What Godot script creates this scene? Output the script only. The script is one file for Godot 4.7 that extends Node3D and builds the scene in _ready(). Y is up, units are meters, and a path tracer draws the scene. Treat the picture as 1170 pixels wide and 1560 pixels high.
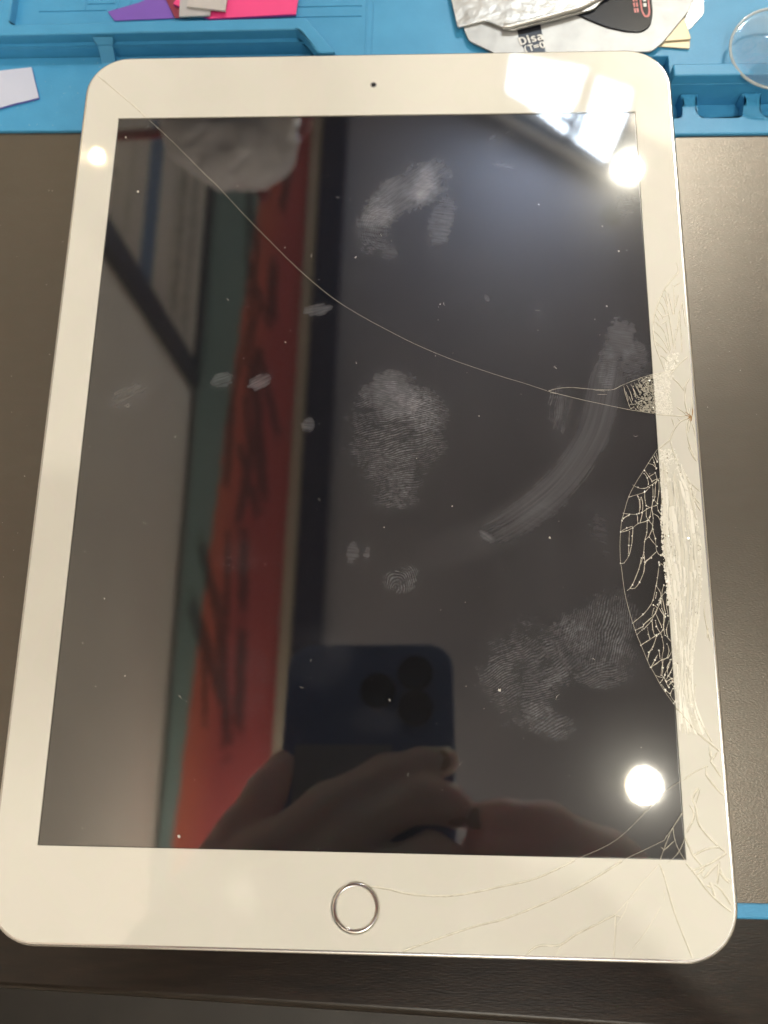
extends Node3D
# Close-up of a cracked white tablet on a blue repair mat, seen by a phone held over it, inside a small shop.
# All sizes are metres; the glass of the tablet is the plane y = 0, the middle of its screen is the origin.

# cracks, by where they run: width in hundredths of a millimetre, then points x, z in hundredths of a millimetre
const CRACKS_HAIRLINE := [[18, [-8145, -11345, -6995, -10294, -6573, -9870]], [10, [-6573, -9870, -5836, -9146, -5197, -8464, -4695, -7926, -4309, -7536, -3503, -6612, -2680, -5720, -2186, -5193, -1551, -4573, -929, -4040, -228, -3563, 673, -3034, 1387, -2654, 2266, -2260, 3354, -1852, 4078, -1613, 4679, -1394]]]
const CRACKS_FAN := [[14, [4678, -1395, 5424, -1189, 6264, -991, 6756, -884, 7393, -773]], [20, [7393, -773, 7786, -736, 8130, -710]], [16, [4678, -1395, 4933, -1471, 5286, -1498, 5686, -1460, 6286, -1433, 6594, -1569, 7055, -1760, 7362, -1863]], [22, [7362, -1863, 7717, -1923, 7974, -2033]], [14, [4728, -1362, 4877, -1324]], [12, [5930, -1308, 6180, -1308]], [12, [5835, -1433, 6134, -1395]], [18, [6618, -1558, 6654, -1298, 6757, -911]], [18, [6694, -1569, 6782, -1352, 6820, -1136]], [18, [6796, -1602, 6885, -1406, 6927, -1271]], [18, [6898, -1634, 6961, -1433, 7030, -1325]], [18, [7001, -1689, 7066, -1515, 7133, -1379]], [18, [7104, -1732, 7144, -1569, 7217, -1460]], [18, [7181, -1760, 7247, -1623, 7264, -1488]], [18, [7258, -1798, 7312, -1705, 7344, -1569]], [18, [7334, -1814, 7404, -1732]], [18, [6728, -1271, 6814, -1029]], [18, [6660, -1406, 6720, -1136]], [18, [6841, -1515, 6922, -1190]], [18, [6944, -1569, 7028, -1298]], [18, [7047, -1623, 7109, -1406]], [18, [7151, -1689, 7201, -1515]]]
const CRACKS_UPPER_BAY := [[14, [7396, 134, 7224, 384, 7003, 716, 6772, 1069, 6587, 1408, 6442, 1836, 6376, 2042, 6332, 2339, 6300, 2656, 6292, 3082, 6306, 3200, 6352, 3817, 6426, 4231, 6504, 4554, 6592, 4874, 6674, 5096, 6791, 5433, 6864, 5621, 6863, 5598, 6977, 5821, 7081, 6034, 7257, 6312, 7399, 6511]], [21, [6702, 1116, 6820, 1186, 6963, 1208, 7076, 1161, 7261, 1043, 7403, 902]], [21, [6585, 1431, 6776, 1372, 6980, 1301, 7097, 1184]], [21, [7003, 728, 7115, 892, 7194, 1044]], [21, [7114, 904, 7276, 797]], [21, [6998, 810, 7068, 927, 7092, 1091]], [21, [7114, 550, 7223, 585, 7307, 668]], [21, [6797, 1395, 6835, 1511, 6835, 1695, 6815, 1845]], [21, [6894, 1441, 6917, 1603, 6893, 1833, 6823, 2085]], [21, [6980, 1301, 6978, 1510, 7003, 1648, 7088, 1694]], [21, [6430, 1847, 6572, 1869, 6748, 1868, 6882, 1821, 7088, 1694, 7245, 1647]], [21, [6412, 1974, 6548, 1904]], [21, [6387, 2042, 6434, 1973, 6571, 1881]], [21, [6339, 2328, 6483, 2292, 6641, 2212, 6778, 2108, 7001, 2038, 7072, 1946]], [21, [6339, 2316, 6487, 2224, 6642, 2177]], [21, [6768, 1902, 6768, 2085]], [21, [6640, 2223, 6617, 2427, 6583, 2654, 6503, 2912, 6373, 3103, 6291, 3104]], [21, [6547, 2315, 6518, 2654, 6494, 2879]], [21, [7190, 1114, 7182, 1416, 7132, 1693, 7074, 1923, 6998, 2084, 6972, 2334, 6904, 2561, 6866, 2831, 6784, 3122]], [21, [6999, 1717, 6986, 1924, 7045, 2038, 7125, 2151, 7110, 2220]], [21, [7121, 2220, 7021, 2424, 6929, 2504]], [21, [7020, 2447, 7190, 2682]], [21, [7182, 2806, 6895, 3076, 6870, 3135]], [21, [7131, 1716, 7148, 1969, 7120, 2242, 7170, 2491, 7182, 2806, 7273, 2906, 7360, 2905]], [21, [7166, 1854, 7271, 1922, 7338, 2081]], [21, [7256, 1113, 7226, 1416, 7187, 1509]], [21, [7352, 996, 7335, 1276, 7270, 1600, 7291, 1784, 7362, 1876]], [21, [7327, 2082, 7343, 2331, 7319, 2535]], [21, [6866, 2831, 6884, 3077]], [21, [7234, 408, 7271, 526, 7305, 691]], [21, [7282, 360, 7339, 502]], [21, [7331, 289, 7365, 455]], [21, [6858, 1487, 6854, 1741]], [21, [6818, 1418, 6881, 1464]], [21, [7210, 1508, 7270, 1600]], [21, [7276, 809, 7310, 973, 7258, 1090]], [21, [7162, 1032, 7311, 950]], [22, [7758, 240, 7869, 571, 8062, 969, 8349, 1271]], [22, [8140, 1109, 8199, 1503, 8332, 1778]], [22, [8262, 1248, 8206, 1410, 8324, 1594]], [22, [8148, 95, 8240, 357, 8330, 486]]]
const CRACKS_BAY_FOOT := [[30, [7399, 6511, 7559, 6719, 7789, 7000, 7985, 7204, 8165, 7351, 8326, 7489]], [24, [7179, 5426, 7128, 5604, 7097, 5780, 7152, 5838, 7066, 5956]], [24, [7337, 5424, 7285, 5602, 7176, 5779, 7186, 5916, 7254, 6070]], [24, [6978, 5802, 7113, 5839]], [24, [7409, 5522, 7317, 5719, 7208, 5876]], [24, [7433, 5737, 7341, 5933, 7237, 6032]], [24, [7350, 6088, 7281, 6244, 7368, 6397]], [24, [7409, 6087, 7415, 6280, 7346, 6435]], [24, [7154, 6110, 7264, 6205]], [24, [7101, 6014, 7172, 6129]], [24, [7302, 5934, 7373, 6049]], [24, [7272, 5798, 7416, 5990]], [24, [7204, 5935, 7347, 5855]], [18, [7865, 5984, 7837, 6351, 7873, 6657, 8002, 6978, 8169, 7295]], [24, [8106, 7371, 8113, 7520, 8144, 7613]]]
const CRACKS_LOWER_BAY := [[23, [6799, 2973, 6718, 3263, 6545, 3640, 6430, 3773]], [23, [7038, 2971, 6880, 3072, 6845, 3306, 6721, 3572, 6605, 3716, 6497, 3728]], [23, [6865, 2972, 6880, 3072]], [23, [7221, 3147, 7158, 3458, 7114, 3656, 7017, 4007, 6921, 4171, 6761, 4357, 6504, 4564]], [23, [7124, 3656, 7210, 3831, 7212, 3962]], [23, [7226, 3081, 7288, 3124, 7358, 3202]], [23, [7113, 3832, 7084, 3963]], [23, [7010, 4116, 7111, 4202, 7015, 4376, 6768, 4594, 6718, 4723]], [23, [7184, 4071, 7063, 4289, 6943, 4506, 6761, 4701]], [23, [6558, 4735, 6743, 4648]], [23, [6583, 4842, 6673, 4766]], [23, [7060, 4332, 7188, 4653]], [23, [7154, 4201, 7249, 4373]], [23, [6966, 4484, 6972, 4720, 7007, 4848, 7093, 4825]], [23, [6848, 4679, 6860, 4828, 6886, 4924]], [23, [6664, 5086, 6807, 4999, 7049, 4847, 7206, 4717, 7249, 4373]], [23, [7049, 4504, 7063, 4633, 7156, 4824, 7173, 4888]], [23, [7048, 4868, 6947, 5125, 6855, 5253, 6801, 5443]], [23, [6834, 5253, 6922, 5188]], [23, [6864, 5610, 7028, 5503, 7139, 5418, 7289, 5374, 7432, 5119]], [23, [6876, 5599, 6969, 5441, 7040, 5314]], [23, [7173, 4888, 7199, 5143, 7142, 5376, 7148, 5606, 7114, 5807]], [23, [7261, 4845, 7397, 5013]], [23, [7289, 5057, 7321, 5205, 7268, 5374]], [23, [7089, 5207, 7098, 5397, 7138, 5439]], [23, [7349, 5415, 7252, 5605, 7260, 5805]], [23, [7212, 3962, 7218, 4200, 7268, 4416, 7206, 4717]], [23, [7144, 4028, 7238, 3896, 7329, 3808]], [23, [7298, 3633, 7240, 3852, 7266, 4113, 7295, 4329]], [23, [7295, 4329, 7235, 4588, 7239, 4845]], [23, [7369, 3851, 7330, 4112, 7356, 4372]], [23, [7368, 4501, 7290, 4716, 7302, 4865]], [23, [7117, 4115, 7186, 4027, 7215, 3918]], [23, [7026, 4202, 6972, 4376]], [18, [8265, 3994, 8219, 4319, 8305, 4981]], [18, [8267, 4662, 8226, 4918]]]
const CRACKS_IMPACT := [[20, [7856, -1786, 7995, -1645, 8163, -1403]], [20, [8298, -1746, 8203, -1584, 8161, -1383, 8149, -1083, 8193, -806]], [20, [8317, -1243, 8303, -925]], [20, [7929, -964, 8033, -875, 8154, -766]], [20, [8183, -667, 7993, -568, 7854, -411, 7751, -234, 7686, -78, 7570, 20, 7398, 156]], [20, [7780, -667, 7839, -450]], [20, [7927, -667, 8012, -568]], [20, [8179, -608, 8124, -353, 8158, -60, 8241, 288, 8317, 481]], [20, [8232, -589, 8155, -274]], [20, [8283, -530, 8336, -255, 8327, 461]], [20, [7712, -59, 7771, 271, 7952, 788]], [20, [8257, -925, 8209, -766]], [20, [8302, -1044, 8291, -766]]]
const CRACKS_CORNER := [[27, [8095, 7382, 8094, 7552, 8136, 7648, 8105, 7721, 8193, 7864, 8313, 8054]], [27, [8247, 7501, 8134, 7673]], [27, [7999, 7820, 7972, 8000, 8137, 8248, 8329, 8458]], [27, [7764, 8302, 7625, 8518, 7683, 8729, 7711, 9010, 7794, 9195, 8062, 9490, 8289, 9669]], [27, [7787, 8326, 7678, 8635]], [27, [7553, 8673, 7620, 8918, 7424, 9272]], [27, [7405, 9365, 7558, 9753, 7735, 9966]], [27, [7534, 9754, 7711, 9658, 7959, 9573, 8153, 9557]], [27, [7463, 10063, 7734, 9978, 8034, 9834, 8288, 9680]], [27, [7551, 10175, 7781, 9999]], [27, [7739, 10069, 7741, 10204, 8077, 9902]], [27, [8105, 9856, 8073, 10107, 8018, 10334]], [27, [8118, 9992, 8199, 10172, 8323, 10259]], [27, [8110, 10083, 8196, 10206, 8308, 10305]], [27, [7970, 10335, 8127, 10466, 8305, 10753]], [27, [7878, 10292, 7973, 10604]], [27, [7801, 10361, 7893, 10404]], [27, [7378, 9906, 7578, 10140, 7794, 10451, 8059, 10714, 8305, 10897]], [27, [7900, 10314, 7956, 10515]], [17, [6800, 9884, 6914, 9629, 7055, 9326, 7165, 9138, 7381, 8853]], [17, [7139, 9161, 7169, 9439, 7250, 9668, 7380, 9883]], [17, [6942, 9927, 7119, 9808, 7278, 9621, 7405, 9365]], [17, [6886, 9676, 7156, 9451]], [17, [6844, 9585, 6912, 9652]], [17, [7274, 8972, 7382, 8829]], [16, [7431, 8142, 7690, 7969, 8024, 7807]]]
const CRACKS_LOWER_BEZEL := [[26, [332, 10552, 708, 10591, 1117, 10676, 1626, 10712, 2303, 10681, 3319, 10469, 4027, 10298, 4915, 9901]], [10, [4915, 9901, 5846, 9467, 6652, 8750, 7044, 8387, 7277, 8228, 7431, 8142]], [27, [1062, 11870, 1262, 11788, 1964, 11542, 2634, 11325, 3037, 11223, 3340, 11139, 4186, 10813, 5069, 10405, 5963, 9894]], [13, [5963, 9894, 6932, 9444, 6952, 9409, 7165, 9138]], [20, [6795, 9942, 6882, 10201, 6962, 10556, 7099, 11065, 7383, 11844]], [13, [6759, 9976, 6390, 10342, 6058, 10706, 5767, 11001]], [26, [5767, 11001, 5415, 11169, 4854, 11436, 4503, 11650, 4057, 11677, 3743, 11874]], [17, [5766, 11017, 5729, 11415, 5671, 11872]], [14, [6056, 10738, 5977, 10932, 5772, 11240]], [18, [5765, 11033, 5902, 11046]], [14, [6773, 10817, 6435, 11303, 6106, 11689, 5993, 11880]], [14, [6865, 10461, 6850, 10703]], [12, [4607, 11632, 4465, 11761, 4427, 11888]]]
const CRACKS_WING := [[17, [8206, -5084, 8230, -4822, 8093, -4657, 7887, -4398, 7669, -3954, 7531, -3583, 7479, -3306, 7469, -3077, 7482, -2803, 7520, -2576, 7595, -2305, 7687, -1992]], [17, [8239, -4798, 8091, -4633, 7885, -4375]], [17, [8260, -4502, 8073, -4374]], [17, [7669, -3954, 7782, -3767, 7831, -3558]], [17, [7765, -4140, 7838, -3976, 7901, -3674]], [17, [7594, -3745, 7687, -3582, 7760, -3420]], [17, [7543, -3606, 7652, -3352]], [17, [7527, -3352, 7683, -3191, 7774, -3007]], [17, [7470, -3100, 7587, -2985, 7737, -2757, 7825, -2530]], [17, [7474, -2826, 7609, -2689, 7800, -2463]], [17, [7508, -2712, 7666, -2621, 7788, -2440]], [17, [7590, -2395, 7709, -2328, 7820, -2148]], [17, [7852, -4187, 7896, -3906, 7856, -3628]], [17, [7935, -4186, 7990, -3766, 8016, -3535]], [17, [8057, -4444, 8072, -4045, 8028, -3558]], [17, [7898, -3628, 7932, -3213, 7963, -2756, 7943, -2462]], [17, [7817, -3351, 7855, -2984, 7886, -2530]], [17, [8171, -3673, 8098, -3212, 8011, -2847, 7990, -2553]], [17, [8275, -3974, 8176, -3442, 8169, -2756, 8148, -2462]], [17, [7723, -3490, 7936, -3581]], [17, [7689, -3282, 7841, -3397]], [17, [8031, -3144, 8133, -3132]], [17, [8293, -2349, 8065, -2148, 7953, -2014, 7753, -1769]], [17, [8274, -3951, 8325, -3212]], [17, [8183, -4138, 8074, -3766]], [17, [7953, -2305, 8005, -2170, 7977, -2058]], [17, [7772, -2984, 7819, -2757, 7861, -2463]], [17, [7818, -4304, 7895, -4210]], [17, [7569, -3352, 7622, -3214]]]


const CAM_AT := Vector3(0.01364, 0.20532, 0.07156)
var rng := RandomNumberGenerator.new()
var used := {}
var M := {}

# ---------------------------------------------------------------- naming
func numbered(called: String, under: Node) -> String:
	var key := str(under.get_instance_id()) + called
	var n: int = used.get(key, 0)
	used[key] = n + 1
	return called if n == 0 else "%s_%03d" % [called, n]

func build(called: String, st: SurfaceTool, m: Material, parent: Node = self) -> MeshInstance3D:
	var o := MeshInstance3D.new()
	o.name = numbered(called, parent)
	o.mesh = st.commit()
	o.material_override = m
	parent.add_child(o, true)
	return o

func share(called: String, mesh: Mesh, m: Material, parent: Node, tr: Transform3D) -> MeshInstance3D:
	var o := MeshInstance3D.new()
	o.name = numbered(called, parent)
	o.mesh = mesh
	o.material_override = m
	o.transform = tr
	parent.add_child(o, true)
	return o

func tag(o: Node, label: String, category: String, group := "") -> Node:
	o.set_meta("label", label)
	o.set_meta("category", category)
	if group:
		o.set_meta("group", group)
	return o

func thing(called: String, at: Vector3, label: String, category: String, group := "") -> Node3D:
	var o := Node3D.new()
	o.name = numbered(called, self)
	o.position = at
	add_child(o, true)
	tag(o, label, category, group)
	return o

func setting(o: Node) -> Node:
	o.set_meta("kind", "structure")
	return o

# ---------------------------------------------------------------- mesh helpers
func mb() -> SurfaceTool:
	var st := SurfaceTool.new()
	st.begin(Mesh.PRIMITIVE_TRIANGLES)
	return st

func put(st: SurfaceTool, p: Vector3, n: Vector3, uv := Vector2.ZERO) -> void:
	st.set_normal(n)
	st.set_uv(uv)
	st.add_vertex(p)

func tri(st: SurfaceTool, a: Vector3, b: Vector3, c: Vector3, na: Vector3, nb: Vector3, nc: Vector3) -> void:
	if (b - a).cross(c - a).dot(na + nb + nc) > 0.0:
		put(st, a, na); put(st, c, nc); put(st, b, nb)
	else:
		put(st, a, na); put(st, b, nb); put(st, c, nc)

func quad(st: SurfaceTool, a: Vector3, b: Vector3, c: Vector3, d: Vector3, na: Vector3, nb: Vector3, nc: Vector3, nd: Vector3) -> void:
	tri(st, a, b, c, na, nb, nc)
	tri(st, a, c, d, na, nc, nd)

func flat3(st: SurfaceTool, a: Vector3, b: Vector3, c: Vector3, hint: Vector3) -> void:
	var n := (b - a).cross(c - a).normalized()
	if n.dot(hint) < 0.0:
		n = -n
	tri(st, a, b, c, n, n, n)

func flat4(st: SurfaceTool, a: Vector3, b: Vector3, c: Vector3, d: Vector3, hint: Vector3) -> void:
	flat3(st, a, b, c, hint)
	flat3(st, a, c, d, hint)

func box(st: SurfaceTool, lo: Vector3, hi: Vector3, tr := Transform3D()) -> void:
	var mid := tr * ((lo + hi) / 2.0)
	for ax in 3:
		for s in 2:
			var p: Array[Vector3] = []
			for k in [[0, 0], [1, 0], [1, 1], [0, 1]]:
				var v := Vector3.ZERO
				v[ax] = hi[ax] if s else lo[ax]
				v[(ax + 1) % 3] = hi[(ax + 1) % 3] if k[0] else lo[(ax + 1) % 3]
				v[(ax + 2) % 3] = hi[(ax + 2) % 3] if k[1] else lo[(ax + 2) % 3]
				p.append(tr * v)
			flat4(st, p[0], p[1], p[2], p[3], (p[0] + p[2]) / 2.0 - mid)

func pts(a: Array, unit := 0.001) -> PackedVector2Array:
	var r := PackedVector2Array()
	for i in range(0, a.size(), 2):
		r.append(Vector2(a[i], a[i + 1]) * unit)
	return r

func rrect(x0: float, z0: float, x1: float, z1: float, r: float, n := 10) -> PackedVector2Array:
	var out := PackedVector2Array()
	for k in 4:
		var c := Vector2(x1 - r if k == 0 or k == 3 else x0 + r, z1 - r if k < 2 else z0 + r)
		for i in n + 1:
			var a := PI / 2.0 * (k + float(i) / n)
			out.append(c + Vector2(cos(a), sin(a)) * r)
	return out

# rounds the corners of a polygon
func rounded(poly: PackedVector2Array, r: float, n := 4) -> PackedVector2Array:
	var out := PackedVector2Array()
	for i in poly.size():
		var p := poly[i]
		var a := poly[(i - 1 + poly.size()) % poly.size()]
		var b := poly[(i + 1) % poly.size()]
		var k: float = min(r, min(p.distance_to(a), p.distance_to(b)) * 0.45)
		var s := p + (a - p).normalized() * k
		var e := p + (b - p).normalized() * k
		for j in n + 1:
			var t := float(j) / n
			out.append(s.lerp(p, t).lerp(p.lerp(e, t), t))
	return out

# outward normals at both ends of every edge and the mitred offset direction of every corner
func rim_of(poly: PackedVector2Array) -> Array:
	var n := poly.size()
	var sgn := -1.0 if Geometry2D.is_polygon_clockwise(poly) else 1.0
	var en: Array[Vector2] = []
	for i in n:
		var d := (poly[(i + 1) % n] - poly[i]).normalized()
		en.append(Vector2(d.y, -d.x) * sgn)
	# make sure that they point outwards
	var a := 0.0
	for i in n:
		a += poly[i].dot(en[i]) * poly[i].distance_to(poly[(i + 1) % n])
	if a < 0.0:
		for i in n:
			en[i] = -en[i]
	var ns: Array = []
	var miter: Array[Vector2] = []
	for i in n:
		var p := en[(i - 1 + n) % n]
		var q := en[i]
		var m := (p + q).normalized()
		if m == Vector2.ZERO:
			m = q
		miter.append(m / max(0.35, m.dot(q)))
		ns.append([p, q] if p.dot(q) < 0.82 else [m, m])
	return [ns, miter]

func v3(p: Vector2, y: float) -> Vector3:
	return Vector3(p.x, y, p.y)

func cap(st: SurfaceTool, poly: PackedVector2Array, y: float, up := true) -> void:
	var idx := Geometry2D.triangulate_polygon(poly)
	var n := Vector3.UP if up else Vector3.DOWN
	for i in range(0, idx.size(), 3):
		tri(st, v3(poly[idx[i]], y), v3(poly[idx[i + 1]], y), v3(poly[idx[i + 2]], y), n, n, n)

# a plate: outline in x and z, from y0 up to y1, its upper edge rounded by bev (and the lower one by low)
func plate(st: SurfaceTool, poly: PackedVector2Array, y0: float, y1: float, bev := 0.0, steps := 3, low := 0.0, bottom := true) -> void:
	var ro := rim_of(poly)
	var n := poly.size()
	var rings: Array = []   # [inset, y, how much the normal points up]
	if low > 0.0:
		for k in steps + 1:
			var a := PI / 2.0 * (1.0 - float(k) / steps)
			rings.append([low * (1.0 - cos(a)), y0 + low * (1.0 - sin(a)), -a])
	else:
		rings.append([0.0, y0, 0.0])
	if bev > 0.0:
		for k in steps + 1:
			var a := PI / 2.0 * float(k) / steps
			rings.append([bev * (1.0 - cos(a)), y1 - bev * (1.0 - sin(a)), a])
	else:
		rings.append([0.0, y1, 0.0])
	for r in rings.size() - 1:
		var A: Array = rings[r]
		var B: Array = rings[r + 1]
		for i in n:
			var j := (i + 1) % n
			var n0: Vector2 = ro[0][i][1]
			var n1: Vector2 = ro[0][j][0]
			var pa: Vector2 = poly[i] - ro[1][i] * A[0]
			var pb: Vector2 = poly[j] - ro[1][j] * A[0]
			var pc: Vector2 = poly[j] - ro[1][j] * B[0]
			var pd: Vector2 = poly[i] - ro[1][i] * B[0]
			var up := func(q: Vector2, ang: float) -> Vector3: return Vector3(q.x * cos(ang), sin(ang), q.y * cos(ang))
			quad(st, v3(pa, A[1]), v3(pb, A[1]), v3(pc, B[1]), v3(pd, B[1]), up.call(n0, A[2]), up.call(n1, A[2]), up.call(n1, B[2]), up.call(n0, B[2]))
	var top := PackedVector2Array()
	var bot := PackedVector2Array()
	for i in n:
		top.append(poly[i] - ro[1][i] * bev)
		bot.append(poly[i] - ro[1][i] * low)
	cap(st, top, y1)
	if bottom:
		cap(st, bot, y0, false)

# a turned shape: profile of (radius, height) about the y axis, under a transform
func lathe(st: SurfaceTool, prof: PackedVector2Array, tr := Transform3D(), seg := 32) -> void:
	var ns: Array[Vector2] = []
	for i in prof.size():
		var d := prof[min(i + 1, prof.size() - 1)] - prof[max(i - 1, 0)]
		ns.append(Vector2(d.y, -d.x).normalized())
	for i in prof.size() - 1:
		for k in seg:
			var a := TAU * k / seg
			var b := TAU * (k + 1) / seg
			var f := func(q: Vector2, t: float) -> Vector3: return Vector3(q.x * cos(t), q.y, q.x * sin(t))
			var P: Array[Vector3] = []
			var N: Array[Vector3] = []
			for e in [[i, a], [i, b], [i + 1, b], [i + 1, a]]:
				P.append(tr * f.call(prof[e[0]], e[1]))
				N.append((tr.basis * f.call(ns[e[0]], e[1])).normalized())
			quad(st, P[0], P[1], P[2], P[3], N[0], N[1], N[2], N[3])

func tube(st: SurfaceTool, path: Array, r0: float, r1 := -1.0, seg := 10) -> void:
	if r1 < 0.0:
		r1 = r0
	var rings: Array = []
	var side := Vector3.ZERO
	for i in path.size():
		var d: Vector3 = (path[min(i + 1, path.size() - 1)] - path[max(i - 1, 0)]).normalized()
		if side == Vector3.ZERO:
			side = d.cross(Vector3.UP if absf(d.y) < 0.9 else Vector3.RIGHT).normalized()
		side = (side - d * side.dot(d)).normalized()
		var up := d.cross(side)
		var r: float = lerp(r0, r1, float(i) / (path.size() - 1))
		var ring: Array = []
		for k in seg:
			var nn := side * cos(TAU * k / seg) + up * sin(TAU * k / seg)
			ring.append([path[i] + nn * r, nn])
		rings.append(ring)
	for i in rings.size() - 1:
		for k in seg:
			var j := (k + 1) % seg
			quad(st, rings[i][k][0], rings[i][j][0], rings[i + 1][j][0], rings[i + 1][k][0], rings[i][k][1], rings[i][j][1], rings[i + 1][j][1], rings[i + 1][k][1])
	for e in [0, rings.size() - 1]:
		var c: Vector3 = path[e]
		var out: Vector3 = (path[e] - path[1 if e == 0 else e - 1]).normalized()
		for k in seg:
			flat3(st, c, rings[e][k][0], rings[e][(k + 1) % seg][0], out)

func spline(p: PackedVector2Array, step: float) -> PackedVector2Array:
	var out := PackedVector2Array()
	for i in p.size() - 1:
		var a := p[max(i - 1, 0)]
		var d := p[min(i + 2, p.size() - 1)]
		var n: int = clampi(int(ceil(p[i].distance_to(p[i + 1]) / step)), 1, 60)
		for k in n:
			out.append(p[i].cubic_interpolate(p[i + 1], a, d, float(k) / n))
	out.append(p[p.size() - 1])
	return out

# the raised lip of a crack: a low ridge of uneven width that thins out at both ends
func ridge(st: SurfaceTool, line: PackedVector2Array, w: float, h: float, y0: float, rough := 0.35) -> void:
	var p := spline(line, 0.0008)
	var L: Array = []
	for i in p.size():
		var d := (p[min(i + 1, p.size() - 1)] - p[max(i - 1, 0)]).normalized()
		var s := Vector2(-d.y, d.x)
		var end: float = min(i, p.size() - 1 - i)
		var k := w * (0.35 if end == 0 else 1.0) * (1.0 + rng.randf_range(-rough, rough))
		var c := p[i] + s * rng.randf_range(-rough, rough) * w * 0.3
		L.append([v3(c + s * k * 0.5, y0), v3(c + s * rng.randf_range(-0.2, 0.2) * k, y0 + h * (0.2 if end == 0 else rng.randf_range(0.7, 1.2))), v3(c - s * k * 0.5, y0)])
	for i in L.size() - 1:
		for j in 2:
			flat4(st, L[i][j], L[i][j + 1], L[i + 1][j + 1], L[i + 1][j], Vector3.UP)

# ---------------------------------------------------------------- materials
func lin(r: float, g: float, b: float) -> Color:
	return Color(r, g, b).linear_to_srgb()

func mat(c: Color, rough: float, metal := 0.0, spec := 0.5) -> StandardMaterial3D:
	var m := StandardMaterial3D.new()
	m.albedo_color = c
	m.roughness = rough
	m.metallic = metal
	m.metallic_specular = spec
	return m

func noise_tex(freq: float, octaves: int, lo: Color, hi: Color, seed_: int, size := 512, kind := FastNoiseLite.TYPE_SIMPLEX_SMOOTH) -> NoiseTexture2D:
	var n := FastNoiseLite.new()
	n.noise_type = kind
	n.frequency = freq
	n.fractal_octaves = octaves
	n.seed = seed_
	var t := NoiseTexture2D.new()
	t.width = size
	t.height = size
	t.seamless = true
	t.noise = n
	var g := Gradient.new()
	g.set_color(0, lo)
	g.set_color(1, hi)
	t.color_ramp = g
	return t

func world_map(m: StandardMaterial3D, tex: Texture2D, per_metre: Vector3) -> void:
	m.albedo_texture = tex
	m.uv1_triplanar = true
	m.uv1_world_triplanar = true
	m.uv1_scale = per_metre

func bump(m: StandardMaterial3D, tex: Texture2D, cm: float) -> void:
	m.heightmap_enabled = true
	m.heightmap_texture = tex
	m.heightmap_scale = cm

func glow(c: Color, energy: float) -> StandardMaterial3D:
	var m := mat(Color.BLACK, 0.5)
	m.emission_enabled = true
	m.emission = c
	m.emission_energy_multiplier = energy
	return m

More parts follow.
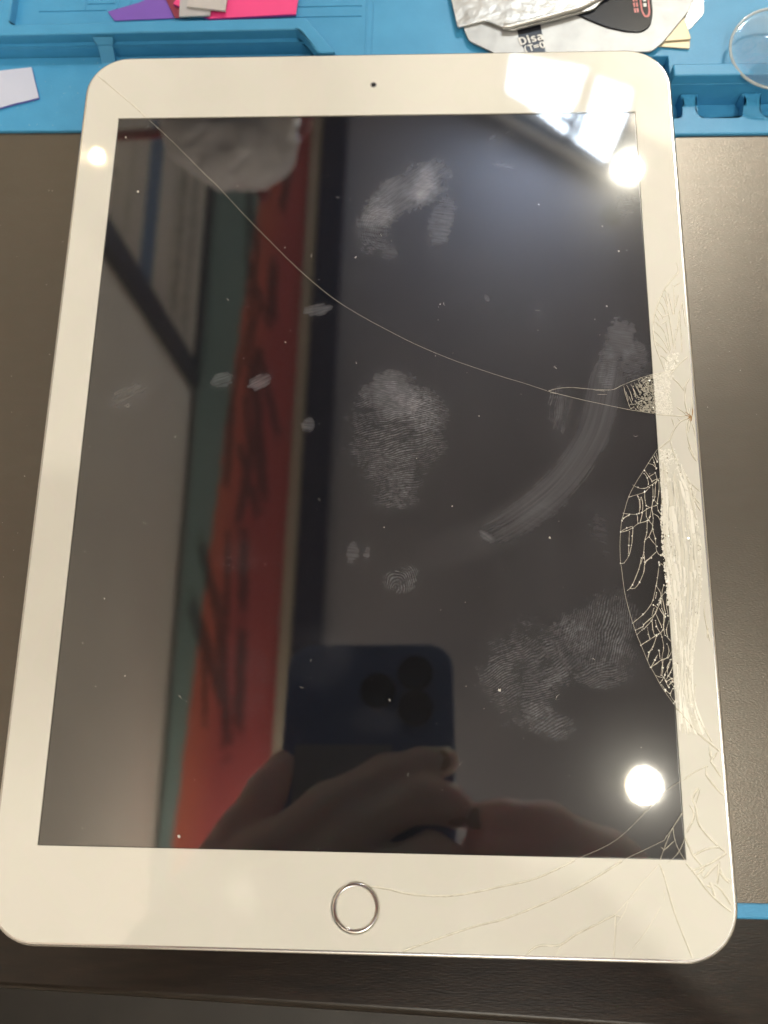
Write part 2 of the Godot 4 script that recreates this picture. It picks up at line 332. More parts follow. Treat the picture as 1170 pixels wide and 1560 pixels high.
func make_materials() -> void:
	var grey := noise_tex(0.02, 4, Color(0, 0, 0), Color(1, 1, 1), 3)
	M.fine = noise_tex(0.11, 3, Color(0, 0, 0), Color(1, 1, 1), 5)
	M.soft = grey
	M.bezel = mat(Color.WHITE, 0.022)
	world_map(M.bezel, noise_tex(0.006, 3, lin(0.62, 0.617, 0.58), lin(0.645, 0.642, 0.605), 11), Vector3(9, 9, 9))
	M.alu = mat(lin(0.50, 0.50, 0.50), 0.25, 1.0)
	M.steel = mat(lin(0.72, 0.7, 0.68), 0.12, 1.0)
	M.lip = mat(lin(0.60, 0.58, 0.50), 0.12)
	M.crack = mat(lin(0.52, 0.50, 0.44), 0.10, 0.0, 0.8)
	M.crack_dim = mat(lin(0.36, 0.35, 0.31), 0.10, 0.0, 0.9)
	M.crumb = mat(lin(0.82, 0.815, 0.77), 0.08, 0.0, 0.9)
	M.stain = mat(lin(0.30, 0.17, 0.05), 0.4)
	M.black = mat(lin(0.006, 0.006, 0.007), 0.2)
	M.silicone = mat(Color.WHITE, 0.42, 0.0, 0.45)
	world_map(M.silicone, noise_tex(0.012, 4, lin(0.042, 0.245, 0.47), lin(0.052, 0.275, 0.515), 21), Vector3(14, 14, 14))
	bump(M.silicone, M.fine, 0.002)
	M.work = mat(Color.WHITE, 0.33, 0.7, 0.7)
	world_map(M.work, noise_tex(0.012, 4, lin(0.093, 0.081, 0.067), lin(0.098, 0.086, 0.072), 31), Vector3(14, 14, 34))
	bump(M.work, noise_tex(0.16, 3, Color(0, 0, 0), Color(1, 1, 1), 33), 0.0026)
	M.desk = mat(Color.WHITE, 0.29, 0.0, 0.36)
	world_map(M.desk, noise_tex(0.02, 5, lin(0.006, 0.0038, 0.0026), lin(0.018, 0.0115, 0.0075), 41), Vector3(6, 6, 40))
	bump(M.desk, M.fine, 0.0015)
	M.wall = mat(Color.WHITE, 0.8)
	world_map(M.wall, noise_tex(0.008, 4, lin(0.80, 0.74, 0.66), lin(0.86, 0.80, 0.71), 51), Vector3(1, 1, 1))
	M.ceiling = mat(Color.WHITE, 0.9)
	world_map(M.ceiling, noise_tex(0.004, 3, lin(0.34, 0.335, 0.39), lin(0.44, 0.43, 0.48), 52), Vector3(0.8, 0.8, 0.8))
	M.floor = mat(Color.WHITE, 0.5)
	world_map(M.floor, noise_tex(0.01, 4, lin(0.004, 0.0032, 0.003), lin(0.012, 0.010, 0.009), 53), Vector3(2, 2, 2))
	M.dark = mat(lin(0.02, 0.025, 0.045), 0.45)
	M.navy = mat(lin(0.013, 0.021, 0.06), 0.5)
	M.cream = mat(lin(0.62, 0.54, 0.44), 0.6)
	M.foil = mat(Color.WHITE, 0.30, 0.75)
	world_map(M.foil, noise_tex(0.01, 4, lin(0.40, 0.405, 0.40), lin(0.50, 0.505, 0.50), 61), Vector3(20, 20, 20))
	bump(M.foil, noise_tex(0.012, 3, Color(0, 0, 0), Color(1, 1, 1), 62), 0.014)
	M.foil.uv1_scale = Vector3(22, 22, 22)
	M.foil_flat = mat(Color.WHITE, 0.42, 0.45)
	world_map(M.foil_flat, noise_tex(0.01, 4, lin(0.29, 0.30, 0.31), lin(0.36, 0.37, 0.38), 64), Vector3(22, 22, 22))
	bump(M.foil_flat, noise_tex(0.008, 3, Color(0, 0, 0), Color(1, 1, 1), 62), 0.008)
	M.foil_back = mat(lin(0.42, 0.36, 0.25), 0.4, 0.35)
	M.print = mat(lin(0.010, 0.011, 0.016), 0.16, 0.0, 0.3)
	M.red_print = mat(lin(0.42, 0.035, 0.03), 0.3)
	M.white_print = mat(lin(0.6, 0.6, 0.6), 0.4)
	M.pvc_edge = mat(Color(0.75, 0.78, 0.78, 0.5), 0.04, 0.0, 0.7)
	M.pvc_edge.transparency = BaseMaterial3D.TRANSPARENCY_ALPHA
	M.pvc = mat(Color(0.9, 0.95, 1.0, 0.03), 0.03, 0.0, 0.7)
	M.pvc.transparency = BaseMaterial3D.TRANSPARENCY_ALPHA
	M.dust = mat(lin(0.55, 0.53, 0.50), 0.7)
	M.phone = mat(lin(0.10, 0.17, 0.38), 0.35)
	M.skin = mat(Color.WHITE, 0.5)
	M.skin.subsurf_scatter_enabled = true
	M.skin.subsurf_scatter_strength = 0.5
	world_map(M.skin, noise_tex(0.03, 4, lin(0.86, 0.64, 0.60), lin(0.94, 0.74, 0.70), 71), Vector3(12, 12, 12))
	bump(M.skin, M.fine, 0.02)
	M.nail = mat(lin(0.55, 0.36, 0.29), 0.2)
	M.cloth = mat(lin(0.018, 0.018, 0.022), 0.9)
	M.white_plastic = mat(lin(0.88, 0.85, 0.90), 0.16)
	M.red = mat(lin(0.30, 0.02, 0.03), 0.35)
	M.lamp_body = mat(lin(0.25, 0.25, 0.25), 0.4)

# ---------------------------------------------------------------- print made by computing
func srgb8(x: float) -> int:
	return clampi(int(255.0 * (12.92 * x if x < 0.0031308 else 1.055 * pow(x, 1.0 / 2.4) - 0.055) + 0.5), 0, 255)

const SW := 1184
const SH := 1578
const PPM := 8.0      # texture pixels per millimetre of the screen
var grime := PackedFloat32Array()
var na := FastNoiseLite.new()
var nb := FastNoiseLite.new()

func sstep(a: float, b: float, x: float) -> float:
	var t := clampf((x - a) / (b - a), 0.0, 1.0)
	return t * t * (3.0 - 2.0 * t)

# a greasy mark: an uneven ellipse (millimetres from the middle of the screen), streaked along an angle; with ridges where a fingertip or palm left its pattern
func mark(cx: float, cz: float, rx: float, rz: float, ang: float, amount: float, ridges := 0.0, ridge_ang := 0.0, whorl := Vector2(999, 999), bare := 0.0) -> void:
	var R: float = max(rx, rz) * 1.35
	var ca := cos(ang)
	var sa := sin(ang)
	var rc := cos(ridge_ang)
	var rs := sin(ridge_ang)
	for j in range(max(0, int((cz - R + 98.6) * PPM)), min(SH, int((cz + R + 98.6) * PPM))):
		var z := j / PPM - 98.6
		for i in range(max(0, int((cx - R + 74.0) * PPM)), min(SW, int((cx + R + 74.0) * PPM))):
			var x := i / PPM - 74.0
			var u := (x - cx) * ca + (z - cz) * sa
			var v := -(x - cx) * sa + (z - cz) * ca
			var r := sqrt(u * u / (rx * rx) + v * v / (rz * rz))
			if r > 1.35:
				continue
			r += na.get_noise_2d(x * 2.2 + cx, z * 2.2) * 0.20 + na.get_noise_2d(x * 9.0, z * 9.0) * 0.16
			var a := 1.0 - sstep(0.45, 1.04, r)
			if a <= 0.0:
				continue
			var streak := 0.72 + 0.42 * nb.get_noise_2d(u * 2.5 + cx, v * 30.0 + cz)
			var val := a * streak * clampf(0.92 + 0.75 * na.get_noise_2d(x * 1.3 + 200.0, z * 1.3), 0.3, 1.3)
			if ridges > 0.0:
				var d := x * rc + z * rs + na.get_noise_2d(x * 1.1 + 50.0, z * 1.1) * 1.5
				if whorl.x < 900.0:
					d = Vector2(x - whorl.x, (z - whorl.y) * 0.8).length() + na.get_noise_2d(x * 2.0, z * 2.0) * 0.8
				var w := 0.5 + 0.5 * sin(TAU * d / 0.56)
				var pore := 0.85 + 0.75 * na.get_noise_2d(x * 14.0, z * 14.0)
				var crease := (0.35 + 0.65 * sstep(0.02, 0.09, absf(nb.get_noise_2d(x * 0.9 * rs - z * 0.9 * rc + 7.0, (x * rc + z * rs) * 3.6))))
				val *= lerpf(1.0, (0.16 + sstep(0.32, 0.78, w) * 1.35) * clampf(pore, 0.0, 1.3) * crease, ridges)
			if bare > 0.0:
				val *= sstep(bare - 0.15, bare + 0.25, r + 0.1)
			grime[j * SW + i] += amount * clampf(val, 0.0, 1.6)

# a wiped streak: a band along a curve
func wipe(line: PackedVector2Array, half: float, amount: float) -> void:
	var p := spline(line, 1.5)
	var len := 0.0
	var at: Array[float] = [0.0]
	for i in p.size() - 1:
		len += p[i].distance_to(p[i + 1])
		at.append(len)
	var lo := p[0]
	var hi := p[0]
	for q in p:
		lo = lo.min(q)
		hi = hi.max(q)
	for j in range(max(0, int((lo.y - half + 98.6) * PPM)), min(SH, int((hi.y + half + 98.6) * PPM))):
		for i in range(max(0, int((lo.x - half + 74.0) * PPM)), min(SW, int((hi.x + half + 74.0) * PPM))):
			var q := Vector2(i / PPM - 74.0, j / PPM - 98.6)
			var best := 1e9
			var t := 0.0
			var side := 0.0
			for k in p.size() - 1:
				if absf(p[k].x - q.x) + absf(p[k].y - q.y) > half * 2.5:
					continue
				var d := p[k + 1] - p[k]
				var f := clampf((q - p[k]).dot(d) / d.length_squared(), 0.0, 1.0)
				var dist := q.distance_to(p[k] + d * f)
				if dist < best:
					best = dist
					t = (at[k] + d.length() * f) / len
					side = signf(d.cross(q - p[k])) * dist
			if best < half:
				var edge := 1.0 - sstep(0.30, 1.0, best / half + na.get_noise_2d(q.x * 4.0, q.y * 4.0) * 0.1)
				var streak := 0.72 + 0.34 * nb.get_noise_2d(t * 40.0, side * 34.0) + 0.2 * nb.get_noise_2d(t * 20.0 + 60.0, side * 9.0)
				var along := sstep(0.0, 0.12, t) * (1.0 - sstep(0.55, 1.0, t) * 0.85)
				grime[j * SW + i] += amount * edge * along * clampf(streak, 0.15, 1.4)

func screen_texture() -> ImageTexture:
	grime.resize(SW * SH)
	grime.fill(0.0)
	na.frequency = 0.05
	na.fractal_octaves = 3
	na.seed = 4
	nb.frequency = 0.05
	nb.fractal_octaves = 2
	nb.seed = 9
	# palm edge high in the middle
	mark(9.5, -74.0, 18.5, 8.6, -0.66, 0.075)
	mark(14.0, -74.0, 6.0, 6.0, 0.0, 0.045)
	mark(1.0, -64.0, 6.2, 11.0, 0.15, 0.085, 0.4, 0.0, Vector2(3.6, -61.5))
	mark(14.5, -76.5, 3.6, 7.0, 0.35, 0.07)
	mark(19.5, -64.5, 4.6, 12.5, 0.18, 0.065, 0.25, 0.3)
	mark(5.0, -55.0, 3.5, 4.0, 0.0, 0.06, 0.3, 0.8)
	# big print in the middle
	mark(6.2, -14.0, 9.0, 8.4, 0.3, 0.075)
	mark(8.0, -2.0, 15.0, 20.0, -0.1, 0.09, 0.95, 1.35, Vector2(999, 999), 0.0)
	mark(16.0, -9.0, 6.0, 8.0, -0.5, 0.06, 0.9, 1.9)
	mark(7.0, 13.0, 9.0, 7.0, 0.0, 0.03, 0.8, 1.4)
	# long wipe on the right
	wipe(pts([64, -26, 62, -17, 58, -2.5, 50, 9.7, 40, 18.5, 30, 24.5, 17, 29.5], 1.0), 6.2, 0.062)
	wipe(pts([52, -14, 50, -5, 47, 2], 1.0), 3.0, 0.03)
	mark(30.5, 24.6, 2.6, 1.4, 0.6, 0.09)
	mark(66.0, -28.5, 5.5, 8.0, 0.2, 0.065)
	mark(70.0, -22.0, 4.5, 8.0, 0.2, 0.06, 0.4, 1.2)
	mark(62.5, -21.0, 3.0, 7.5, 0.1, 0.07, 0.7, 1.45)
	mark(48.5, -10.0, 3.0, 7.0, 0.2, 0.045, 0.8, 0.2)
	# small dabs
	mark(-14.2, -37.7, 4.6, 2.4, -0.25, 0.085)
	mark(-28.3, -17.0, 4.3, 2.7, -0.5, 0.10)
	mark(-38.6, -17.4, 4.0, 2.6, -0.35, 0.055)
	mark(-15.3, -5.0, 2.4, 2.7, 0.2, 0.065)
	mark(-2.7, 29.0, 2.2, 3.9, 0.1, 0.06)
	mark(0.8, 29.0, 1.3, 3.3, 0.1, 0.05)
	mark(9.6, 35.6, 5.4, 4.2, -0.5, 0.075, 0.85, 1.0, Vector2(8.0, 37.5))
	mark(-31.5, 30.6, 6.2, 5.2, 0.2, 0.028, 0.8, 1.2)
	# lower right palm print
	mark(39.0, 58.0, 12.5, 15.0, 0.2, 0.055, 0.9, 1.2, Vector2(999, 999), 0.15)
	mark(57.0, 47.0, 12.0, 9.5, -0.6, 0.075, 0.9, 0.25)
	mark(48.0, 53.0, 13.0, 8.0, -0.5, 0.05, 0.9, 1.0)
	mark(44.0, 69.0, 9.0, 4.5, 0.3, 0.055, 0.7, 1.1)
	mark(57.0, 58.0, 8.0, 4.0, 0.1, 0.055, 0.8, 1.3)
	mark(64.0, 55.0, 5.0, 8.0, -0.4, 0.03, 0.5, 0.3)
	mark(36.0, -90.0, 6.5, 4.5, -0.6, 0.030)
	mark(36.5, -82.0, 5.0, 1.6, 0.2, 0.03)
	mark(70.5, -69.0, 4.5, 6.0, 0.2, 0.045, 0.8, 1.4)
	mark(45.0, -36.0, 1.5, 4.5, 0.1, 0.022)
	mark(31.5, -41.0, 1.0, 1.6, -0.4, 0.06)
	mark(-63.0, -13.0, 7.0, 5.5, -0.5, 0.03)
	mark(3.5, 69.5, 7.0, 4.5, 0.0, 0.014, 0.5, 0.1)
	mark(-29.0, 60.0, 9.0, 12.0, 0.0, 0.012)
	mark(50.0, 30.0, 20.0, 22.0, 0.3, 0.018)
	mark(62.0, 20.0, 9.0, 16.0, 0.1, 0.012)
	mark(-10.0, 55.0, 10.0, 9.0, 0.0, 0.014)
	var bytes := PackedByteArray()
	bytes.resize(SW * SH * 3)
	var lut := PackedByteArray()
	for k in 4 * 256:
		lut.append(srgb8(k / 4000.0))
	for k in SW * SH:
		var g := grime[k]
		bytes[k * 3] = lut[mini(int((0.0070 + g * 0.95) * 4000.0), 1023)]
		bytes[k * 3 + 1] = lut[mini(int((0.0070 + g * 0.97) * 4000.0), 1023)]
		bytes[k * 3 + 2] = lut[mini(int((0.0085 + g * 1.10) * 4000.0), 1023)]
	return ImageTexture.create_from_image(Image.create_from_data(SW, SH, false, Image.FORMAT_RGB8, bytes))

# flat print of the ceiling banner: teal, red, black brush strokes
func banner_texture() -> ImageTexture:
	var w := 256
	var h := 1024
	var im := Image.create(w, h, false, Image.FORMAT_RGB8)
	var strokes: Array = []
	for k in 26:
		var z := rng.randf_range(0.08, 0.74)
		strokes.append([Vector2(0.40 + 0.26 * (1.0 - z) + rng.randf_range(-0.24, 0.2), z), rng.randf_range(-0.4, 0.9), rng.randf_range(0.06, 0.16), rng.randf_range(0.012, 0.03)])
	for j in h:
		for i in w:
			var p := Vector2(float(i) / w, float(j) / h)
			var edge := 0.10 + 0.50 * (1.0 - p.y) ** 1.2 + na.get_noise_2d(j * 0.5, 3.0) * 0.02
			var c := Color(0.31, 0.46, 0.46) if p.x < edge else Color(0.80, 0.20, 0.13).lerp(Color(0.56, 0.105, 0.11), sstep(0.0, 0.4, p.x - edge))
			var ink := 0.0
			for s in strokes:
				var q: Vector2 = (p - s[0]) * Vector2(0.55, 1.9)
				q = q.rotated(s[1])
				var d: float = max(absf(q.x) / s[3], absf(q.y) / s[2])
				ink = max(ink, 1.0 - sstep(0.7, 1.1, d + na.get_noise_2d(i * 1.5, j * 1.5) * 0.4))
			c = c.lerp(Color(0.02, 0.025, 0.03), ink * 0.72)
			im.set_pixel(i, j, c.linear_to_srgb())
	return ImageTexture.create_from_image(im)

# flat print inside the picture frame on the wall: a certificate with a blue bar and rows of small writing too blurred to read
func certificate_texture() -> ImageTexture:
	var w := 512
	var h := 512
	var im := Image.create(w, h, false, Image.FORMAT_RGB8)
	im.fill(Color(0.60, 0.53, 0.45).linear_to_srgb())
	for j in h:
		for i in w:
			var x := float(i) / w
			var y := float(j) / h
			var c := Color(0.60, 0.53, 0.45)
			for row in [[0.14, 0.045, 0.55], [0.25, 0.03, 0.9], [0.31, 0.02, 0.4], [0.66, 0.02, 0.3], [0.74, 0.02, 0.3]]:
				if absf(y - row[0]) < row[1] and x > 0.06 and x < 0.9 and na.get_noise_2d(i * 2.2, j * 0.8 + row[0] * 900.0) > -0.12:
					c = c.lerp(Color(0.17, 0.13, 0.08), row[2])
			if absf(y - 0.50) < 0.05 and x > 0.42:
				c = Color(0.10, 0.16, 0.26)
			im.set_pixel(i, j, c.linear_to_srgb())
	return ImageTexture.create_from_image(im)

# ---------------------------------------------------------------- surface nets over tapered capsules
func capsule(p: Vector3, b: Array) -> float:
	var ab: Vector3 = b[1] - b[0]
	var t := clampf((p - b[0]).dot(ab) / ab.length_squared(), 0.0, 1.0)
	return p.distance_to(b[0] + ab * t) - lerpf(b[2], b[3], t)

func nets(st: SurfaceTool, bones: Array, cell: float, k: float) -> void:
	var lo := Vector3(1e9, 1e9, 1e9)
	var hi := -lo
	for b in bones:
		for e in 2:
			var r: float = max(b[2], b[3]) + 3.0 * cell
			lo = lo.min(b[e] - Vector3(r, r, r))
			hi = hi.max(b[e] + Vector3(r, r, r))
	var nx := int((hi.x - lo.x) / cell) + 2
	var ny := int((hi.y - lo.y) / cell) + 2
	var nz := int((hi.z - lo.z) / cell) + 2
	var f := PackedFloat32Array()
	f.resize(nx * ny * nz)
	f.fill(1.0)
	for b in bones:
		var r: float = max(b[2], b[3]) + 2.5 * cell + k
		var c0: Vector3 = ((b[0].min(b[1]) - Vector3(r, r, r) - lo) / cell).floor()
		var c1: Vector3 = ((b[0].max(b[1]) + Vector3(r, r, r) - lo) / cell).ceil()
		for z in range(maxi(0, int(c0.z)), mini(nz, int(c1.z) + 1)):
			for y in range(maxi(0, int(c0.y)), mini(ny, int(c1.y) + 1)):
				for x in range(maxi(0, int(c0.x)), mini(nx, int(c1.x) + 1)):
					var d := capsule(lo + Vector3(x, y, z) * cell, b)
					if d > r:
						continue
					var at := (z * ny + y) * nx + x
					var e := f[at]
					var h: float = max(k - absf(e - d), 0.0) / k
					f[at] = min(e, d) - h * h * k * 0.25
	var vert := {}
	var P: Array[Vector3] = []
	var off: Array[int] = []
	for c in 8:
		off.append(((c >> 2) * ny + ((c >> 1) & 1)) * nx + (c & 1))
	for z in nz - 1:
		for y in ny - 1:
			for x in nx - 1:
				var at := (z * ny + y) * nx + x
				var s0 := f[at] < 0.0
				var cross := false
				for c in range(1, 8):
					if (f[at + off[c]] < 0.0) != s0:
						cross = true
						break
				if not cross:
					continue
				var sum := Vector3.ZERO
				var n := 0
				for c in 8:
					for ax in 3:
						if c & (1 << ax):
							continue
						var d := c | (1 << ax)
						var u := f[at + off[c]]
						var v := f[at + off[d]]
						if (u < 0.0) == (v < 0.0):
							continue
						var q := Vector3(c & 1, (c >> 1) & 1, c >> 2)
						q[ax] = u / (u - v)
						sum += q
						n += 1
				vert[at] = P.size()
				P.append(lo + (Vector3(x, y, z) + sum / n) * cell)
	var step: Array[int] = [1, nx, nx * ny]
	var N: Array[Vector3] = []
	N.resize(P.size())
	N.fill(Vector3.ZERO)
	var Q: Array = []
	for at in vert:
		for ax in 3:
			var b1: int = step[(ax + 1) % 3]
			var b2: int = step[(ax + 2) % 3]
			if (f[at] < 0.0) == (f[at + step[ax]] < 0.0):
				continue
			if not (vert.has(at - b1) and vert.has(at - b2) and vert.has(at - b1 - b2)):
				continue
			var q: Array = [vert[at], vert[at - b1], vert[at - b1 - b2], vert[at - b2]]
			var nn := (P[q[1]] - P[q[0]]).cross(P[q[2]] - P[q[0]])
			var want := Vector3.ZERO
			want[ax] = 1.0 if f[at] < 0.0 else -1.0
			if nn.dot(want) < 0.0:
				nn = -nn
			for v in q:
				N[v] += nn
			Q.append(q)
	for q in Q:
		quad(st, P[q[0]], P[q[1]], P[q[2]], P[q[3]], N[q[0]].normalized(), N[q[1]].normalized(), N[q[2]].normalized(), N[q[3]].normalized())

# ---------------------------------------------------------------- the room that the screen mirrors
func make_room() -> void:
	var st := mb()
	box(st, Vector3(-0.72, -0.80, -2.40), Vector3(-0.60, 1.90, 1.70))
	setting(build("wall_left", st, M.wall))
	st = mb()
	box(st, Vector3(-0.60, -0.80, 1.58), Vector3(1.70, 1.90, 1.70))
	setting(build("wall_behind", st, M.wall))
	st = mb()
	box(st, Vector3(1.58, -0.80, -0.85), Vector3(1.70, 1.90, 1.58))
	setting(build("wall_right", st, M.wall))
	st = mb()
	box(st, Vector3(-1.10, -0.80, -0.12), Vector3(1.62, 1.90, 0.0))
	var w := build("wall_with_window", st, M.wall)
	w.transform = WIN
	setting(w)
	st = mb()
	box(st, Vector3(-0.90, 1.901, -2.60), Vector3(1.90, 2.0, 1.80))
	setting(build("ceiling", st, M.ceiling))
	st = mb()
	box(st, Vector3(-0.90, -0.90, -2.60), Vector3(1.90, -0.763, 1.80))
	setting(build("floor", st, M.floor))

const WIN := Transform3D(Vector3(0.8228, 0, 0.5683), Vector3(0, 1, 0), Vector3(-0.5683, 0, 0.8228), Vector3(0.2554, 0, -1.6394))

func wy(y: float) -> float:
	return -0.205 + 1.17 * (y * 0.001 + 0.205)

func make_window() -> void:
	var w := thing("window", Vector3.ZERO, "bright shop window in a dark frame, mirrored in the tablet's top right corner", "window")
	w.transform = WIN
	var panes := [[-7, 1379, -3, 1464, 168, 1466, 176, 1308], [203, 1316, 284, 1300, 289, 1362, 276, 1531, 180, 1517], [57, 1493, 165, 1516, 171, 1474, 57, 1474], [182, 1432, 189, 1414, 190, 1462, 182, 1470]]
	for p in panes:
		var q := PackedVector2Array()
		for i in range(0, p.size(), 2):
			q.append(Vector2(p[i] * 0.00117, wy(p[i + 1])))
		var st := mb()
		var c := Vector3.ZERO
		for k in q:
			c += Vector3(k.x, k.y, 0.004) / q.size()
		for i in q.size():
			var a := q[i]
			var b := q[(i + 1) % q.size()]
			flat3(st, c, Vector3(a.x, a.y, 0.004), Vector3(b.x, b.y, 0.004), Vector3(0, 0, 1))
			flat4(st, Vector3(a.x, a.y, 0.004), Vector3(b.x, b.y, 0.004), Vector3(b.x, b.y, 0.001), Vector3(a.x, a.y, 0.001), Vector3(a.x, a.y, 0) - Vector3(c.x, c.y, 0))
		build("pane", st, M.window_glow, w)
	var bars := [[-14, 1372, -8, 1540], [-8, 1533, 176, 1540], [170, 1412, 182, 1532], [190, 1412, 200, 1500], [176, 1330, 202, 1414], [-8, 1464, 172, 1476], [292, 1300, 300, 1540], [181, 1533, 292, 1540]]
	for b in bars:
		var st := mb()
		box(st, Vector3(b[0] * 0.00117, wy(b[1]), 0.001), Vector3(b[2] * 0.00117, wy(b[3]), 0.016))
		build("frame", st, M.dark, w)
	var l := AreaLight3D.new()
	l.name = "window_light"
	l.area_size = Vector2(0.16, 0.09)
	l.light_color = Color(0.80, 0.90, 1.0)
	l.light_energy = 0.2
	l.shadow_enabled = true
	l.area_range = 6.0
	l.transform = WIN * Transform3D(Basis(Vector3.UP, PI), Vector3(0.09, wy(1420), 0.03))
	add_child(l)

func spot(at: Vector3, energy: float, label: String) -> void:
	var t := thing("ceiling_spotlight", at, label, "lamp", "round spotlights under the ceiling")
	var st := mb()
	lathe(st, pts([0, 200, 30, 200, 30, 196, 28, 194, 0, 194]))
	build("canopy", st, M.lamp_body, t)
	st = mb()
	tube(st, [Vector3(0, 0.195, 0), Vector3(0, 0.03, 0)], 0.0025)
	build("stem", st, M.lamp_body, t)
	st = mb()
	lathe(st, pts([0, 34, 18, 33, 32, 24, 38, 10, 38, 0, 36.5, -1, 35, 0, 34.5, 12, 0, 14]))
	build("housing", st, M.lamp_body, t)
	st = mb()
	lathe(st, pts([0, 9, 24, 8, 34, 10.5, 34, 11.5, 0, 12.5]))
	build("lamp_lens", st, M.lamp_glow, t)
	var l := SpotLight3D.new()
	l.name = numbered("spotlight_light", self)
	l.position = at + Vector3(0, 0.004, 0)
	l.rotation_degrees.x = -90.0
	l.spot_angle = 78.0
	l.spot_range = 6.0
	l.spot_attenuation = 2.0
	l.light_size = 0.028
	l.light_color = Color(1.0, 0.978, 0.91)
	l.light_energy = energy
	l.shadow_enabled = true
	add_child(l)

func globe(at: Vector3, r: float, energy: float, label: String) -> void:
	var t := thing("globe_lamp", at, label, "lamp")
	var st := mb()
	tube(st, [Vector3(0, 0.2, 0), Vector3(0, r, 0)], 0.004)
	build("stem", st, M.lamp_body, t)
	st = mb()
	var p := PackedVector2Array()
	for k in 17:
		p.append(Vector2(sin(PI * k / 16.0), cos(PI * k / 16.0)) * r)
	lathe(st, p, Transform3D(), 32)
	build("globe", st, M.globe_glow, t)
	var l := OmniLight3D.new()
	l.name = numbered("globe_lamp_light", self)
	l.position = at
	l.light_size = r * 0.98
	l.omni_range = 6.0
	l.omni_attenuation = 2.0
	l.light_color = Color(1.0, 0.978, 0.91)
	l.light_energy = energy
	l.shadow_enabled = true
	add_child(l)

func make_lamps() -> void:
	spot(Vector3(0.5447, 1.70, -1.3323), 2.55, "ceiling spotlight mirrored as the bright disc at the screen's upper right corner")
	spot(Vector3(0.496, 1.70, 0.176), 0.65, "ceiling spotlight mirrored as the bright disc at the screen's lower right")
	globe(Vector3(-0.2953, 1.70, 0.3915), 0.08, 0.12, "small frosted globe lamp, mirrored as a soft patch left of the home button")
	globe(Vector3(0.25, 1.70, 1.20), 0.13, 0.95, "large frosted globe lamp added out of view behind the person as fill light")  # added fill lamp, unseen, brightens the lower bezel and the left wall
	# small spot on the left wall
	var at := Vector3(-0.565, 1.096, -0.915)
	var t := thing("wall_lamp", at, "small warm wall lamp mirrored on the white bezel left of the screen", "lamp")
	var st := mb()
	lathe(st, pts([0, -6, 26, -6, 28, -2, 22, 22, 12, 30, 0, 31]))
	build("lamp_shade", st, M.lamp_body, t)
	st = mb()
	lathe(st, pts([0, -12, 6, -10.5, 10, -6.5, 0, -5]))
	build("bulb", st, M.lamp_glow_small, t)
	st = mb()
	tube(st, [Vector3(0, 0.03, 0), Vector3(-0.012, 0.045, 0), Vector3(-0.035, 0.045, 0)], 0.006)
	build("arm", st, M.lamp_body, t)
	var l := OmniLight3D.new()
	l.name = "wall_lamp_light"
	l.position = at + Vector3(0.0, -0.016, 0.0)
	l.light_size = 0.008
	l.light_color = Color(1.0, 0.9, 0.7)
	l.light_energy = 0.02
	l.omni_range = 5.0
	l.omni_attenuation = 2.0
	l.shadow_enabled = true
	add_child(l)

func textured(called: String, a: Vector3, b: Vector3, c: Vector3, d: Vector3, m: Material, parent: Node, n: Vector3) -> MeshInstance3D:
	var st := mb()
	var P := [a, b, c, d]
	var U := [Vector2(0, 0), Vector2(1, 0), Vector2(1, 1), Vector2(0, 1)]
	var flip := (b - a).cross(c - a).dot(n) > 0.0
	for k in ([0, 2, 1, 0, 3, 2] if flip else [0, 1, 2, 0, 2, 3]):
		put(st, P[k], n, U[k])
	return build(called, st, m, parent)

